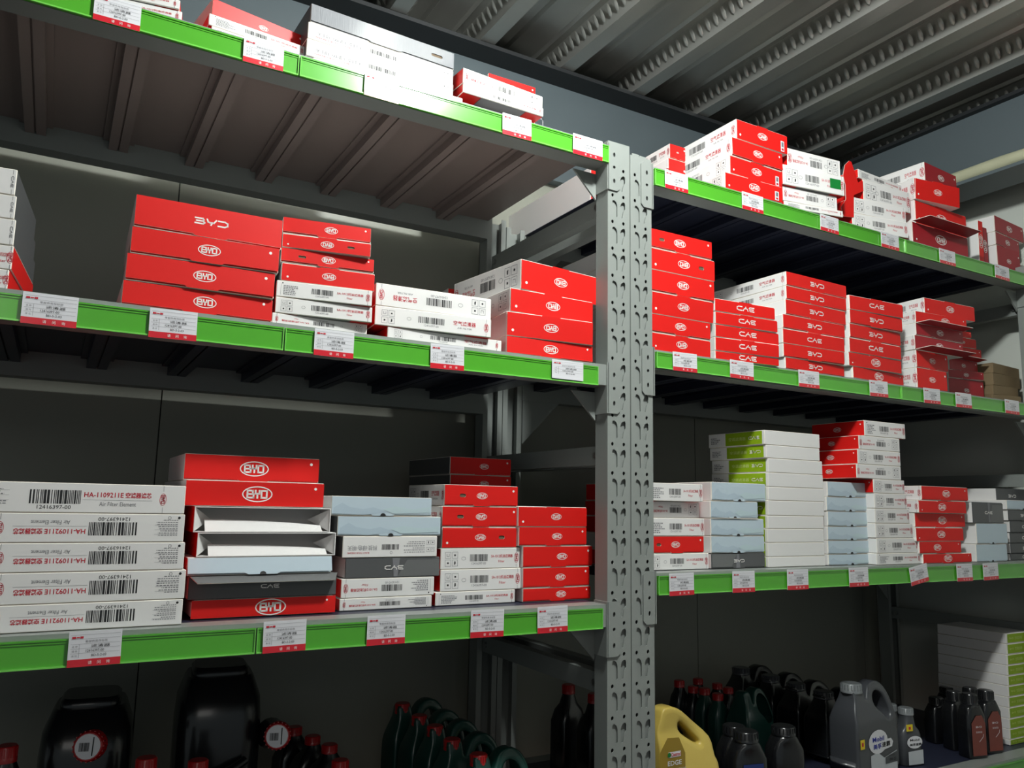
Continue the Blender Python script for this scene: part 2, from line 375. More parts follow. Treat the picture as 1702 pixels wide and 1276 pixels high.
    if o.get('stk'):
        p = Pen(b, front_T(w, h, 0, 0)); p.e = .0005; p.rect(w*.76, h*.28, w*.94, h*.78, STICK)
    holes = []; inner = []
    sl = o.get('s', 0)
    if sl:
        cx = w*sl if not flip else w*(1-sl); cy = h*.5 if not flip else h*.5
        p = Pen(b, front_T(w, h, y0, 0)); p.rect(w*sl-w*.075, h*.28, w*sl+w*.075, h*.72, KDARK)
        inner.append((w*sl-w*.008, h*.5))
    b.build('carton_body', root)
    if not flapst: 
        if o.get('open'): open_flap(root, w, d, h, o['open'])
        return root
    # closing panel carrying the print
    g = MB(); loop = flap_loop(w, h, o.get('tab', 1))
    if flip: loop = [(w-u, h-v) for u, v in loop]
    loops = [loop]
    if sl: loops.append(slot_loop(w*sl, h*.5, w*.085, h*.17))
    if style == 'BL': loops = [[q for q in loop]]
    lean = R_(o.get('lean', 0.5)); hz = h if not flip else 0.0
    g.M = Matrix.Translation((0, 0, hz)) @ Matrix.Rotation(lean if not flip else -lean, 4, 'X').inverted() @ Matrix.Translation((-w/2, 0, -hz))
    if flip: g.M = Matrix.Translation((0, 0, 0)) @ Matrix.Rotation(lean, 4, 'X') @ Matrix.Translation((-w/2, 0, 0))
    g.plate(loops, .0009, fm, EDGE if style in ('RO', 'RN', 'DR', 'BL') else fm)
    T = Matrix(((1, 0, 0, 0), (0, 0, -1, 0), (0, 1, 0, 0), (0, 0, 0, 1)))
    if flip: T = T @ Matrix.Translation((w, h, 0)) @ Matrix.Rotation(math.pi, 4, 'Z')
    p = Pen(g, T); lw = o.get('lw', .15)*w; lc = o.get('lc', .5)
    if style in ('RO', 'DR'):
        p.oval(w*lc, h*.5, lw, WINK)
        if o.get('dot', 1): p.disc(w*.935, h*.76, min(.0026, h*.06), WINK, 8)
    elif style == 'RN': p.word(w*lc, h*.5, o.get('lw', .21)*w, WINK)
    elif style == 'DG':
        if o.get('band', 1):
            p.poly([(w*.0+.001, h*.12), (w*.36, h*.12), (w*.46, h*.96), (w*.001, h*.96)], DGREY2); p.e = .0005
            p.poly([(w*.44, h*.02), (w*.52, h*.02), (w*.5, h*.96), (w*.46, h*.96)], GINK)
            p.e = .0007
        p.word(w*lc, h*.5, o.get('lw', .17)*w, WINK)
    elif style == 'BL':
        if not o.get('plain'):
            p.poly([(w*.02, h*.4), (w*.1, h*.66), (w*.17, h*.45), (w*.3, h*.34), (w*.4, h*.45), (w*.55, h*.2), (w*.3, h*.05), (w*.02, h*.1)], BLUE3)
            p.e = .0005; p.poly([(w*.5, h*.35), (w*.62, h*.52), (w*.8, h*.38), (w*.98, h*.5), (w*.98, h*.2), (w*.6, h*.12)], BLUE2)
        p.e = .0008; p.poly([(w*.5+.0045*math.cos(math.pi*i/6), .0002+.004*math.sin(math.pi*i/6)) for i in range(7)], INK)
    elif style == 'SG': pass
    g.build('closing_panel', root)
    if o.get('open'): open_flap(root, w, d, h, o['open'])
    return root
def open_flap(root, w, d, h, spec):
    """spec: (edge, angle, length, inner) - a lid panel standing open at the front"""
    edge, ang, L, m_in = spec
    g = MB(); z = h if edge == 'top' else 0.0
    a = R_(ang); dy, dz = -math.cos(a)*L, math.sin(a)*L
    t = Vector((0, math.sin(a), math.cos(a)))*.001
    P = [(-w/2, -.001, z), (w/2, -.001, z), (w*.46, -.001+dy, z+dz), (-w*.46, -.001+dy, z+dz)]
    Q = [tuple(Vector(p)+t) for p in P]
    g.add(P, [(0, 1, 2, 3)], m_in[0]); g.add(Q, [(3, 2, 1, 0)], m_in[1])
    g.add(P+Q, [(i, (i+1) % 4, (i+1) % 4+4, i+4) for i in range(4)], EDGE)
    g.build('open_lid_flap', root)
ORD = ['top', 'second from top', 'third from top', 'fourth from top', 'fifth from top', 'sixth from top', 'seventh from top', 'eighth from top', 'ninth from top', 'tenth from top', 'eleventh from top', 'twelfth from top', 'bottom']
WHAT = dict(RO='red carton, white oval emblem', RN='red carton, open-letter word mark', DR='dull red carton, oval emblem', WP='white carton with barcode print', WB='white carton with red air filter print',
            HA='long white carton, big barcode', WT='white carton with grey characters', BL='pale blue carton with notched flap', DG='dark grey carton with word mark', WH='plain white carton with lime panel',
            KB='brown kraft carton', SG='silver lidded carton with slot', OW='opened white carton, empty front')
def ztop(xl, yl, Y): return at(xl, yl, Y).z
def stack(where, group, Y, base, rows, d=.2, lw=None, yaw=None, tz=0):
    """rows top to bottom: (style, xl, yl, xr, yr[, opts]) = the top front edge of every carton as seen; each carton rests on the next"""
    tops = []
    for r in rows:
        o = r[5] if len(r) > 5 else {}
        y = Y+o.get('dy', 0); A = at(r[1], r[2], y)
        if -.01 < A.x < .0505: A.x = .0505      # keep clear of the upright
        if yaw is None and abs(A.z-1.5) > .25:
            B = atz(r[3], r[4], A.z); an = math.atan2(B.y-A.y, B.x-A.x); an = max(-R_(11), min(R_(11), an))
        else: an = R_(yaw or 0)
        if 'yaw' in o: an = R_(o['yaw'])
        # width from the ray through the right corner meeting the carton's front plane
        n = Vector((-math.sin(an), math.cos(an), 0)); q = ray(r[3], r[4]); t = (A-CAM).dot(n)/q.dot(n); B = CAM+q*t
        tops.append((A, B, an, (A.z+B.z)/2, o, y))
    N = len(rows)
    for i, r in enumerate(rows):
        A, B, an, zt, o, y = tops[i]
        zb = base if i == N-1 else tops[i+1][3]
        if 'zb' in o: zb = o['zb']
        h = max(zt-zb-.0006, .012); w = math.hypot(B.x-A.x, B.y-A.y)
        oo = dict(o)
        if lw and 'lw' not in oo: oo['lw'] = lw
        c = carton(r[0], w, oo.get('d', d), h, oo)
        c.location = ((A.x+B.x)/2, (A.y+B.y)/2, zb+.0003); c.rotation_euler = (0, 0, an)
        st = '' if 'note' not in o else o['note']+' '
        pos = 'bottom' if i == N-1 and N > 1 else ORD[i]
        tag(c, st+WHAT[r[0]]+', '+(pos+' of ' if N > 1 else 'in ')+where, 'box', group)
# ------------------------------------------------------------------ the room
WALL = mat('wall_panel_paint', (150, 151, 140), 0.42, spec=0.35, vary=0.04, bump=0.04, scale=1.2)
SEAM = mat('panel_seam', (50, 50, 46), 0.8)
BEAMP = mat('slate_beam_paint', (92, 102, 106), 0.45, spec=0.4, vary=0.1, scale=3)
SHADEP = mat('flange_shade', (38, 40, 42), 0.5)  # beam flanges coloured dark to carry the shade on their undersides
ZINC = mat('galvanised_steel', (192, 192, 186), 0.33, metal=0.68, vary=0.22, bump=0.12, scale=14, stretch=(1, .25, 1))
FLOORM = mat('red_brown_floor', (120, 92, 84), 0.6, vary=0.1, scale=3)
FOAM = mat('foam_lagging', (190, 190, 160), 0.75, vary=0.25, bump=0.8, scale=12)
def structure(name, b): return tag(b.build(name), kind='structure')
WX, WY = 1.43, 0.575
b = MB(); b.box(-4, 3, -4, WY+.2, -.05, 0, FLOORM); structure('floor', b)
b = MB(); b.box(-4, WX+.1, WY+.004, WY+.08, 0, 2.68, SEAM)
xs = [-4, -2.76, -2.07, -1.39, -.703, -.015, .675, 1.36, WX]
for p_, q_ in zip(xs[:-1], xs[1:]): b.box(p_+.0012, q_-.0012, WY, WY+.004, 0, 2.40, WALL)
structure('wall_back', b)
WALLR = mat('lit_wall_paint', (204, 208, 200), 0.5, spec=0.3, vary=0.03, scale=1.5)  # same wall paint, lightened so the lamplight on it is in its colour
b = MB(); b.box(WX, WX+.08, -4, WY, 0, 2.66, WALLR); structure('wall_right', b)
# beam against the back wall: web, top flange, bottom flange
b = MB(); b.box(-4, 1.27, WY-.012, WY-.001, 2.34, 2.612, BEAMP); b.box(-4, 1.25, WY-.080, WY-.001, 2.604, 2.614, SHADEP); b.box(-4, 1.27, WY-.03, WY-.001, 2.33, 2.34, BEAMP)
structure('trim_1', b)
# beam running along the right wall with a lower ledge
b = MB(); b.box(1.27, 1.282, -4, WY-.02, 2.40, 2.612, BEAMP); b.box(1.250, 1.40, -4, WY-.085, 2.604, 2.614, SHADEP)
b.box(1.215, 1.34, -4, WY-.02, 2.393, 2.402, BEAMP)
structure('trim_2', b)
b = MB(); pts = []; rd = random.Random(3)
for i in range(60): pts.append((1.241+rd.uniform(-.002, .002), -3.0+i*.06, 2.4235+rd.uniform(-.0015, .0015)))
b.tube(pts, [rd.uniform(.0165, .0205) for _ in pts], FOAM, 12)
tag(b.build('lagged_pipe'), 'pale wrapped pipe along the ledge on the right wall', 'pipe')
# trapezoid steel ceiling sheets
b = MB(); Z0 = 2.615; P_ = .233; x = .184-P_*18
yA, yB = -4.0, WY
prof = []
while x < WX+.3:
    prof += [(x-.020, Z0), (x+.020, Z0), (x+.048, Z0+.055), (x+.085, Z0+.055), (x+.092, Z0+.047), (x+.098, Z0+.055), (x+.172, Z0+.055), (x+.178, Z0+.047), (x+.185, Z0+.055), (x+.202, Z0+.055)]
    x += P_
prof = [(q[0], q[1]) for q in prof if q[0] < WX+.2]
vs = [(q[0], yA, q[1]) for q in prof]+[(q[0], yB, q[1]) for q in prof]; n = len(prof)
b.add(vs, [(i, i+1, i+1+n, i+n) for i in range(n-1)], ZINC)
x = .184-P_*8
while x < WX:
    for sx in (-1, 1):
        y = -.9
        while y < .55:
            # pressed oval dimples on the sloping web of each rib
            c = Vector((x+sx*.034, y, Z0+.0275)); t1 = Vector((sx*.028, 0, .055)).normalized(); t2 = Vector((0, 1, 0)); nn = Vector((sx*.055, 0, -.028)).normalized()
            ring = [c+t1*.017*math.cos(k*math.pi/4)+t2*.0065*math.sin(k*math.pi/4) for k in range(8)]
            b.add([tuple(c+nn*.005)]+[tuple(r_+nn*.0003) for r_ in ring], [(0, k+1, (k+1) % 8+1) for k in range(8)], ZINC, True)
            y += .026
    x += P_
structure('ceiling', b)
# ------------------------------------------------------------------ racking
SZ = at(1056, 740, 0).z % .05   # height of the round holes above each 50 mm step
def post_mesh(b, x0, ztop, y0=0.0, rear=False, d=.034, w=.049):
    s = -1 if rear else 1   # rear posts face the wall
    f = lambda y: y0+s*y
    t = .0016
    if not rear:
        nz = int((ztop-.2)/.05)
        zc = SZ+.025+.2//.05*.05
        lo = zc-.020
        b.box(x0, x0+w, y0, y0+t, 0, lo, STEEL)
        k = 0
        while True:
            z1 = min(lo+.05, ztop)
            cell = [(0, lo), (w, lo), (w, z1), (0, z1)]
            loops = [cell]
            if z1-lo > .049:
                tear = [(.0390, .012), (.0376, .0155), (.0340, .0155), (.0300, .0125), (.0278, .007), (.0276, -.0135), (.0296, -.0155), (.0326, -.0145), (.0352, -.002), (.0390, .003)]
                loops.append([(u, lo+.02+v) for u, v in tear]); loops.append([(.0490-u, lo+.02+v) for u, v in tear])
                for u in (.0105, .035): loops.append([(u+.0028*math.cos(a*math.pi/5), lo+.045+.0034*math.sin(a*math.pi/5)) for a in range(10)])
            M0 = b.M.copy(); b.M = Matrix.Translation((x0, y0, 0)); b.plate(loops, t, STEEL, STEEL); b.M = M0
            for u0, u1 in ((.007, .0230), (.0255, .0410)):
                b.box(x0+u0, x0+u1, y0+(.0034 if u0 < .02 else .0050), y0+.0056, lo+.003, lo+.038, STEEL)
            if z1 >= ztop: break
            lo = z1
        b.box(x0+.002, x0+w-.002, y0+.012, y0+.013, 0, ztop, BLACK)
    else:
        b.box(x0, x0+w, min(y0, y0-t), max(y0, y0-t), 0, ztop, STEEL)
    for xa in (x0, x0+w-t): b.box(xa, xa+t, min(f(t), f(d)), max(f(t), f(d)), 0, ztop, STEEL)
    for xa in (x0, x0+w-.012): b.box(xa, xa+.012, min(f(d), f(d+t)), max(f(d), f(d+t)), 0, ztop, STEEL)
def frame(x0, ztop, label, xr=None):
    r = empty('rack_upright_frame', (x0+.025, .25, 0)); tag(r, label, 'shelving', 'upright frames of the racking')
    def child(name, b):
        o = b.build(name, r); o.matrix_parent_inverse = Matrix.Translation((x0+.025, .25, 0)).inverted(); return o
    b = MB(); post_mesh(b, x0, ztop); child('perforated_front_post', b)
    b = MB(); post_mesh(b, x0, ztop, y0=.50, rear=True); child('rear_post', b)
    b = MB(); b.box(x0+.004, x0+.045, -.004, .034, 0, .004, STEEL); child('foot_plate', b)
    for z in (.25, 1.19, 1.575, 2.035):
        b = MB(); xm = x0+.024
        b.box(xm-.010, xm-.0085, .034, .466, z, z+.030, STEEL); b.box(xm-.010, xm+.012, .034, .466, z-.0015, z, STEEL); b.box(xm-.010, xm+.012, .034, .466, z+.030, z+.0315, STEEL)
        o = child('cross_rail', b)
        g = MB(); 
        for y in (.05, .45): g.tube([(xm-.016, y, z+.015), (xm-.009, y, z+.015)], .006, BOLT, 6)
        q = g.build('rail_bolt', o)
        q.matrix_parent_inverse = Matrix()
    return r
frame(-.0525, 2.160, 'perforated grey upright frame ending the left bay, at the seam')
frame(-.0015, 2.145, 'perforated grey upright frame starting the right bay, at the seam')
frame(1.332, 2.160, 'perforated grey upright frame at the far right end')
frame(-1.95, 2.160, 'perforated grey upright frame at the far left end')
LZ = (2.149, 1.743, 1.338, .930); RZ = (2.132, 1.782, 1.386, .945)
LN = ('top', 'middle', 'lower', 'lowest')
def beams(x0, x1, zs, side):
    for i, z in enumerate(zs):
        for rear in (0, 1):
            b = MB(); y0, y1 = (0.0, .038) if not rear else (.462, .498)
            b.box(x0, x1, y0, y1, z-(.0345 if not rear else .043), z+.0020, STEEL)
            o = b.build('shelf_beam')
            tag(o, '%s grey steel beam under the %s %s shelf' % (('front', 'rear')[rear], LN[i], side), 'shelf beam')
            for e, x in ((0, x0), (1, x1)):
                s = 1 if e else -1
                if not rear:
                    g = MB()
                    xa, xb = (x-.0005, x+.026) if e else (x-.026, x+.0005)
                    g.M = Matrix.Translation((xa, -.0028, 0)); zz0, zz1 = z-.083, z+.006; ww = xb-xa
                    c = .006
                    out = [(0, zz0), (ww-c, zz0), (ww, zz0+c), (ww, zz1-c), (ww-c, zz1), (0, zz1)] if e else [(c, zz0), (ww, zz0), (ww, zz1), (c, zz1), (0, zz1-c), (0, zz0+c)]
                    hs = []
                    for q in (.018, .044, .068):
                        rx, rz = (.0026, .0045) if q != .044 else (.003, .003)
                        hs.append([(ww/2+rx*math.cos(a*math.pi/4), zz0+q+rz*math.sin(a*math.pi/4)) for a in range(8)])
                    g.plate([out]+hs, .002, STEEL, STEEL)
                    g.M = Matrix(); g.box(x-(.002 if e else 0)-.0006, x+(0 if e else .002)+.0006, -.0028, .034, zz0, zz1, STEEL)
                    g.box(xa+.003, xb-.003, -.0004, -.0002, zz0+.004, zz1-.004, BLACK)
                    g.build('end_bracket', o)
                if (not rear and e == 0 and x0 > 0) or (rear and x0 < 0): continue
                g = MB(); k = .050 if not rear else .10; yy = y0+.033 if not rear else y0+.002
                px = x-.002*s; sx = -s
                pts = [(px, z-.043), (px+sx*k, z-.043), (px+sx*(k-.014), z-.043), (px, z-.043-k+.006), ]
                tri = [(px, z-.043), (px+sx*k, z-.043), (px, z-.043-k)]; inn = [(px+sx*.012, z-.052), (px+sx*(k-.026), z-.052), (px+sx*.012, z-.043-k+.026)]
                g.M = Matrix.Translation((0, yy, 0)); g.plate([tri], .004, STEEL, STEEL)
                g.build('corner_gusset', o)
        # deck with stiffening ribs, resting in the beams
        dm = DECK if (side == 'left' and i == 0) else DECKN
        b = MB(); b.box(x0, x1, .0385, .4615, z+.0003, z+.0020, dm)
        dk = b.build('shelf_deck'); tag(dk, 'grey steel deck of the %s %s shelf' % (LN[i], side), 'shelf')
        x = -.955-.131*8
        while x < x1-.03:
            if x > x0+.02:
                g = MB(); g.box(x-.016, x-.0015, .039, .461, z-.020, z+.0002, dm); g.box(x+.0015, x+.016, .039, .461, z-.020, z+.0002, dm); g.box(x-.002, x+.002, .039, .461, z-.016, z+.0002, dm)
                g.box(x-.026, x-.016, .039, .461, z-.004, z+.0002, dm); g.box(x+.016, x+.026, .039, .461, z-.004, z+.0002, dm)
                g.build('stiffening_rib', dk)
            x += .131
beams(-1.90, -.0530, LZ, 'left'); beams(.0480, 1.3315, RZ, 'right')
# big rear brace seen behind the left bay's right end
# green label holders
def holder(x0, x1, z0, z1, label):
    b = MB(); y = -.0042; h = z1-z0
    b.box(x0, x1, y, -.0004, z0, z1, GREEN)
    b.box(x0, x1, y-.0022, y, z0-.0005, z0+.0016, GREEN2)
    b.box(x0, x1, y-.0016, y, z1-.0022, z1, GREEN)
    b.box(x0, x1, y-.0008, y, z1-.0052, z1-.0034, GREEN2 if 0 else GREEN)
    b.box(x0, x0+.0012, y-.002, y, z0, z1, GREEN2); b.box(x1-.0012, x1, y-.002, y, z0, z1, GREEN2)
    tag(b.build('label_holder'), label, 'label strip', 'green label holders along the shelf edges')
for i, (z0, z1, seam, xe) in enumerate(((2.115, 2.1465, -.615, -.0545), (1.7065, 1.7385, -.612, -.0765), (1.3025, 1.3345, -.624, -.0655))):
    n = ('top', 'middle', 'lower')[i]
    holder(-1.32, seam-.001, z0, z1, 'green plastic strip on %s left shelf, left of its joint' % n)
    holder(seam+.001, xe, z0, z1, 'green plastic strip on %s left shelf, right of its joint' % n)
    holder(-1.88, -1.322, z0, z1, 'green plastic strip at the far left of the %s left shelf' % n)
for i, (z0, z1, seam) in enumerate(((2.097, 2.1295, .80), (1.7505, 1.7795, .755), (1.3515, 1.3835, .772), (.911, .941, .80))):
    n = ('top', 'middle', 'lower', 'lowest')[i]
    holder(.053, seam-.001, z0, z1, 'green plastic strip on %s right shelf, left of its joint' % n)
    holder(seam+.001, 1.345, z0, z1, 'green plastic strip on %s right shelf, right of its joint' % n)
# price cards
def card(px0, px1, py, zc, h, label, foot=True, tilt=0, code='12416397-00', clip=False):
    A, B = at(px0, py, -.007), at(px1, py, -.007); w = B.x-A.x
    b = MB(); b.M = Matrix.Rotation(R_(tilt), 4, 'Y')
    b.box(-w/2, w/2, 0, .0006, -h/2, h/2, CARD)
    p = Pen(b, Matrix(((1, 0, 0, -w/2), (0, 0, -1, 0), (0, 1, 0, -h/2), (0, 0, 0, 1))))
    f0 = h*.2 if foot else 0
    if foot:
        p.rect(0, 0, w, h*.21, CRED); p.e = .0005
        for k, ch in enumerate('请问询'): p.text(ch, w*(.42+.17*k), h*.105, h*.1, WINK)
    p.e = .0004
    p.rect(w*.06, h*.80, w*.13, h*.86, RINK); p.rect(w*.21, h*.80, w*.27, h*.86, RINK); p.rect(w*.14, h*.815, w*.2, h*.845, CRED)
    for k in (.78, .64, .51, .38, .9): p.rect(w*.04, h*k, w*.97, h*k+h*.006, GINK)
    for k, t in enumerate(('名 称', '编 码', '库 位')): p.text(t, w*.12, h*(.575-.13*k), h*.06, GINK)
    p.rect(w*.2, h*.26, w*.205, h*.64, GINK)
    p.text('零部件库存标签', w*.52, h*.71, h*.07, GINK, width=w*.42); p.text('滤清器', w*.6, h*.575, h*.085, INK, width=w*.36)
    p.text(code, w*.5, h*.445, h*.075, INK, width=w*.34); p.text('BD-5-2-03', w*.58, h*.31, h*.07, INK, width=w*.28)
    o = b.build('price_card'); o.location = ((A.x+B.x)/2, -.0078, zc)
    tag(o, label, 'price label', 'price cards on the shelf strips')
OR = ['first', 'second', 'third', 'fourth', 'fifth', 'sixth', 'seventh']
SIDES = [('top left', 2.131, .0375, 90, [(155, 235, 20), (404, 472, 88), (605, 663, 150), (835, 883, 210), (952, 1001, 245)]),
 ('middle left', 1.7235, .0385, 530, [(36, 130, 510), (248, 328, 535), (522, 588, 570), (715, 771, 597), (917, 969, 620)]),
 ('lower left', 1.3225, .0405, 1060, [(113, 201, 1080), (437, 508, 1060), (610, 673, 1045), (782, 837, 1035), (893, 943, 1028)]),
 ('top right', 2.1135, .0365, 330, [(1105, 1143, 300), (1233, 1268, 335), (1363, 1393, 368), (1464, 1493, 395), (1561, 1587, 424), (1653, 1676, 444)]),
 ('middle right', 1.7665, .0350, 600, [(1118, 1158, 600), (1213, 1252, 612), (1327, 1361, 628), (1445, 1475, 643), (1535, 1562, 656), (1588, 1614, 662), (1670, 1693, 672)]),
 ('lower right', 1.3685, .0385, 970, [(1112, 1153, 968), (1217, 1254, 965), (1308, 1343, 962), (1411, 1443, 960), (1512, 1542, 955), (1590, 1616, 953), (1634, 1659, 952)])]
for nm, zc, h, _, cs in SIDES:
    for k, (a_, b_, y_) in enumerate(cs):
        noft = (nm == 'middle left' and k == 4); tl = 9 if (nm == 'lower right' and k == 4) else random.uniform(-1, 1)
        if nm == 'lower right' and k == 4: tl = -9
        card(a_, b_, y_, zc+(.002 if noft else 0), h*(.82 if noft else 1), ('footless ' if noft else 'crooked ' if abs(tl) > 5 else 'small ')+'white price card, %s from left on %s strip' % (OR[k], nm), not noft, tl)
# a last card wedged at the post on the top left strip
# ------------------------------------------------------------------ cartons on the shelves
O = dict
S = 's'; g1 = 'cartons on the top left shelf'; g2 = 'cartons on the middle left shelf'; g3 = 'cartons on the lower left shelf'
h1 = 'cartons on the top right shelf'; h2 = 'cartons on the middle right shelf'; h3 = 'cartons on the lower right shelf'
DKT = .0025
def shelf(z): return z+DKT
Z = shelf(LZ[0])
stack('first stack, top left shelf', g1, .03, Z, [('WP', 110, -75, 299, -25), ('WP', 108, -42, 299.6, 0, O(alt=1)), ('WP', 118, -22, 303, 19)], d=.25)
stack('second stack, top left shelf', g1, .03, Z, [('RO', 354, -4, 509, 61, O(lc=.53, lw=.1, dy=.01)), ('WP', 348, 21, 509, 78, O(alt=1)), ('WP', 352, 42, 507, 96)])
stack('third stack, top left shelf', g1, .03, Z, [('SG', 518, 4.6, 755, 88.7, O(s=.87, lean=1)), ('WT', 513, 35, 753.6, 117.7, O(f=1)), ('WT', 510.6, 62.7, 753.6, 140, O(f=1)), ('WT', 521, 94.8, 769, 163)], d=.22)
stack('fourth stack, top left shelf', g1, .02, Z, [('WP', 770.4, 111.6, 902, 160.5, O(f=1)), ('WP', 770, 137.6, 903.4, 180, O(alt=1)), ('WP', 790, 175, 902, 209, O(dy=.03))], d=.17)
stack('rear pair, top left shelf', g1, .235, Z, [('RO', 812, 120, 890, 146, O(d=.17, yaw=0)), ('WP', 812, 145, 890, 171, O(d=.17, yaw=0))], yaw=0)
Z = shelf(LZ[1])
stack('first stack, middle left shelf', g2, .02, Z, [('WT', -60, 268, 29.6, 281, O(vt=1)), ('WT', -60, 312, 28, 326, O(vt=1)), ('WT', -60, 352, 27, 366, O(vt=1)), ('WP', -55, 397, 23, 410, O(alt=1)), ('WP', -60, 438, 15.5, 449)], d=.2, yaw=-5)
stack('second stack, middle left shelf', g2, .008, Z, [('RN', 227, 321.5, 470.6, 366, O(lw=.22, tab=1, lean=1.5)), ('RO', 219.5, 380, 465.6, 408, O(yaw=-3, lw=.155, lc=.51, lean=1.5)), ('RO', 211.6, 418.6, 457.7, 454.7, O(lw=.155, lc=.51, lean=2)), ('RO', 205, 463.7, 454, 498.4, O(lw=.155, lc=.53))], d=.24)
stack('third stack, middle left shelf', g2, .012, Z, [('RO', 471, 359, 617.3, 379.4, O(lc=.54)), ('RO', 470, 387.5, 617, 403, O(f=1, s=.77)), ('RO', 468, 410, 622.4, 431, O(s=.22)), ('RO', 469, 435, 623.4, 455, O(f=1)), ('WP', 460.5, 464.7, 619, 483, O(alt=1)), ('WP', 458.8, 492, 619, 510.7), ('WP', 453, 518.5, 610.5, 538.7, O(f=1))], d=.19)
stack('fourth stack, middle left shelf', g2, .015, Z, [('WB', 625.8, 469, 816.7, 497, O(f=1)), ('WB', 624, 506.6, 816.7, 531), ('WB', 644.6, 542, 833.8, 566)], d=.19)
stack('fifth stack, middle left shelf', g2, .015, Z, [('RO', 866.8, 431, 993, 459, O(f=1, sp=1, sf=1, yaw=7, lw=.17)), ('RO', 849, 477, 985.5, 502, O(f=1, sp=1, sf=1, lw=.17)), ('RO', 843, 516, 985.5, 535, O(f=1, lw=.17, lean=1.5)), ('RO', 842.4, 557, 985, 575, O(lw=.17, lean=2))], d=.21)
stack('rear pair, middle left shelf', g2, .30, Z, [('RO', 745, 480, 842, 493, O(d=.15)), ('RO', 745, 512, 842, 522, O(d=.15))], yaw=0)
Z = shelf(LZ[2])
stack('first stack, lower left shelf', g3, .019, Z, [('HA', -42, 795.6, 309.5, 809, O()), ('HA', -42, 850, 308, 855, O(f=1)), ('HA', -42, 902, 308, 901, O(f=1)), ('HA', -42, 952, 309.5, 947.4, O(f=1)), ('HA', -48, 1006, 304.5, 996.8, O(f=1))], d=.3, yaw=0)
stack('second stack, lower left shelf', g3, .053, Z, [('RO', 307.8, 755, 531.7, 760.4, O(lw=.215, dy=.045, d=.17)), ('RO', 310, 797.6, 539, 802, O(lw=.22, dy=.01, tab=0)), ('OW', 324, 843.7, 550.5, 842), ('OW', 329, 886.5, 558.7, 883), ('BL', 312, 928, 552, 921, O(plain=1, note='bulging', lean=16, sm=RED)), ('DG', 314.8, 955, 560, 954, O(f=1, lw=.12, lc=.47, band=0, open=('top', -25, .020, (DGREY, DGREY2)))), ('RO', 319, 997, 558, 988.6, O(lw=.215, lc=.53, bev=.004, tab=0))], d=.24, yaw=0)
stack('third stack, lower left shelf', g3, .067, Z, [('BL', 552, 822.5, 718, 828), ('BL', 562, 857.7, 733, 857.7, O(sm=DGREY)), ('WT', 570.4, 890.4, 727, 891, O(f=1)), ('DG', 575, 927, 731, 925, O(f=1, s=.8, lw=.19)), ('WP', 568, 960.7, 722, 958.6, O(f=1, alt=1)), ('WP', 565, 994.4, 718, 989, O(f=1, alt=1))], d=.2, yaw=0)
stack('fourth stack, lower left shelf', g3, .072, Z, [('RO', 739.5, 802.7, 861, 809.7, O(s=.24, lw=.145, sp=1)), ('RO', 735.5, 842.4, 862, 841, O(s=.23, lw=.145, sp=1)), ('RO', 735.5, 874.5, 859, 876.7, O(f=1, s=.79, lw=.145)), ('WP', 733, 909.7, 864, 910.6), ('WP', 732.5, 945.7, 866, 944), ('WP', 724, 984, 856.3, 979, O(alt=1))], d=.15, yaw=0)
stack('fifth stack, lower left shelf', g3, .065, Z, [('RO', 862, 841.8, 975.5, 841.8, O(f=1, lc=.46, dot=1)), ('RO', 863, 874.5, 975, 876, O(lc=.55)), ('RO', 869.4, 907, 984.7, 907, O(lc=.55)), ('RO', 869.4, 942.4, 980, 941.8, O(lc=.55)), ('RO', 869.4, 976.3, 981.6, 974.8, O(lc=.55))], d=.18, yaw=0)
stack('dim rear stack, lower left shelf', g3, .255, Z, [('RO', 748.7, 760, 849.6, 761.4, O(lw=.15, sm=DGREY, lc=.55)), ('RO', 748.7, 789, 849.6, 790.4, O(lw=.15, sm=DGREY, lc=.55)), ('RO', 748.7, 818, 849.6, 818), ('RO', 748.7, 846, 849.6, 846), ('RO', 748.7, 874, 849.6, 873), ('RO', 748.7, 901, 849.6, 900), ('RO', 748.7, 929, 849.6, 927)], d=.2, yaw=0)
# right bay, top shelf
Z = shelf(RZ[0])
stack('first stack, top right shelf', h1, .10, Z, [('RO', 1113, 237.7, 1139, 246, O(sp=1)), ('RO', 1111, 262, 1139, 270, O(sp=1))], d=.10, yaw=0)
stack('second stack, top right shelf', h1, .005, Z, [('RO', 1224, 195, 1308, 227, O(f=1, sp=1, tag=1, lw=.19, yaw=0)), ('RO', 1216.3, 227, 1300, 255.7, O(sp=1, lw=.19, lean=2)), ('RO', 1213, 256.7, 1299.5, 285, O(f=1, sp=1, sf=1, tag=1, lw=.19)), ('RO', 1205, 284.6, 1300, 310.5, O(f=1, sp=1, sf=1, tag=1, lw=.19))], d=.22)
stack('third stack, top right shelf', h1, .012, Z, [('WP', 1308, 245, 1396, 267.4, O(f=1)), ('WP', 1300.5, 272, 1402.6, 293.5, O(stk=1, dy=-.006)), ('WP', 1301, 308, 1391, 326.6, O(f=1)), ('WP', 1303, 333, 1401, 350.7, O(alt=1))], d=.18)
stack('fourth stack, top right shelf', h1, .02, Z, [('WP', 1426, 280, 1498.6, 308.5, O(alt=1)), ('WP', 1434, 297.5, 1511.7, 320.6), ('WP', 1416, 326.6, 1505, 345.7), ('WP', 1416, 352.7, 1508.7, 369.8)], d=.15)
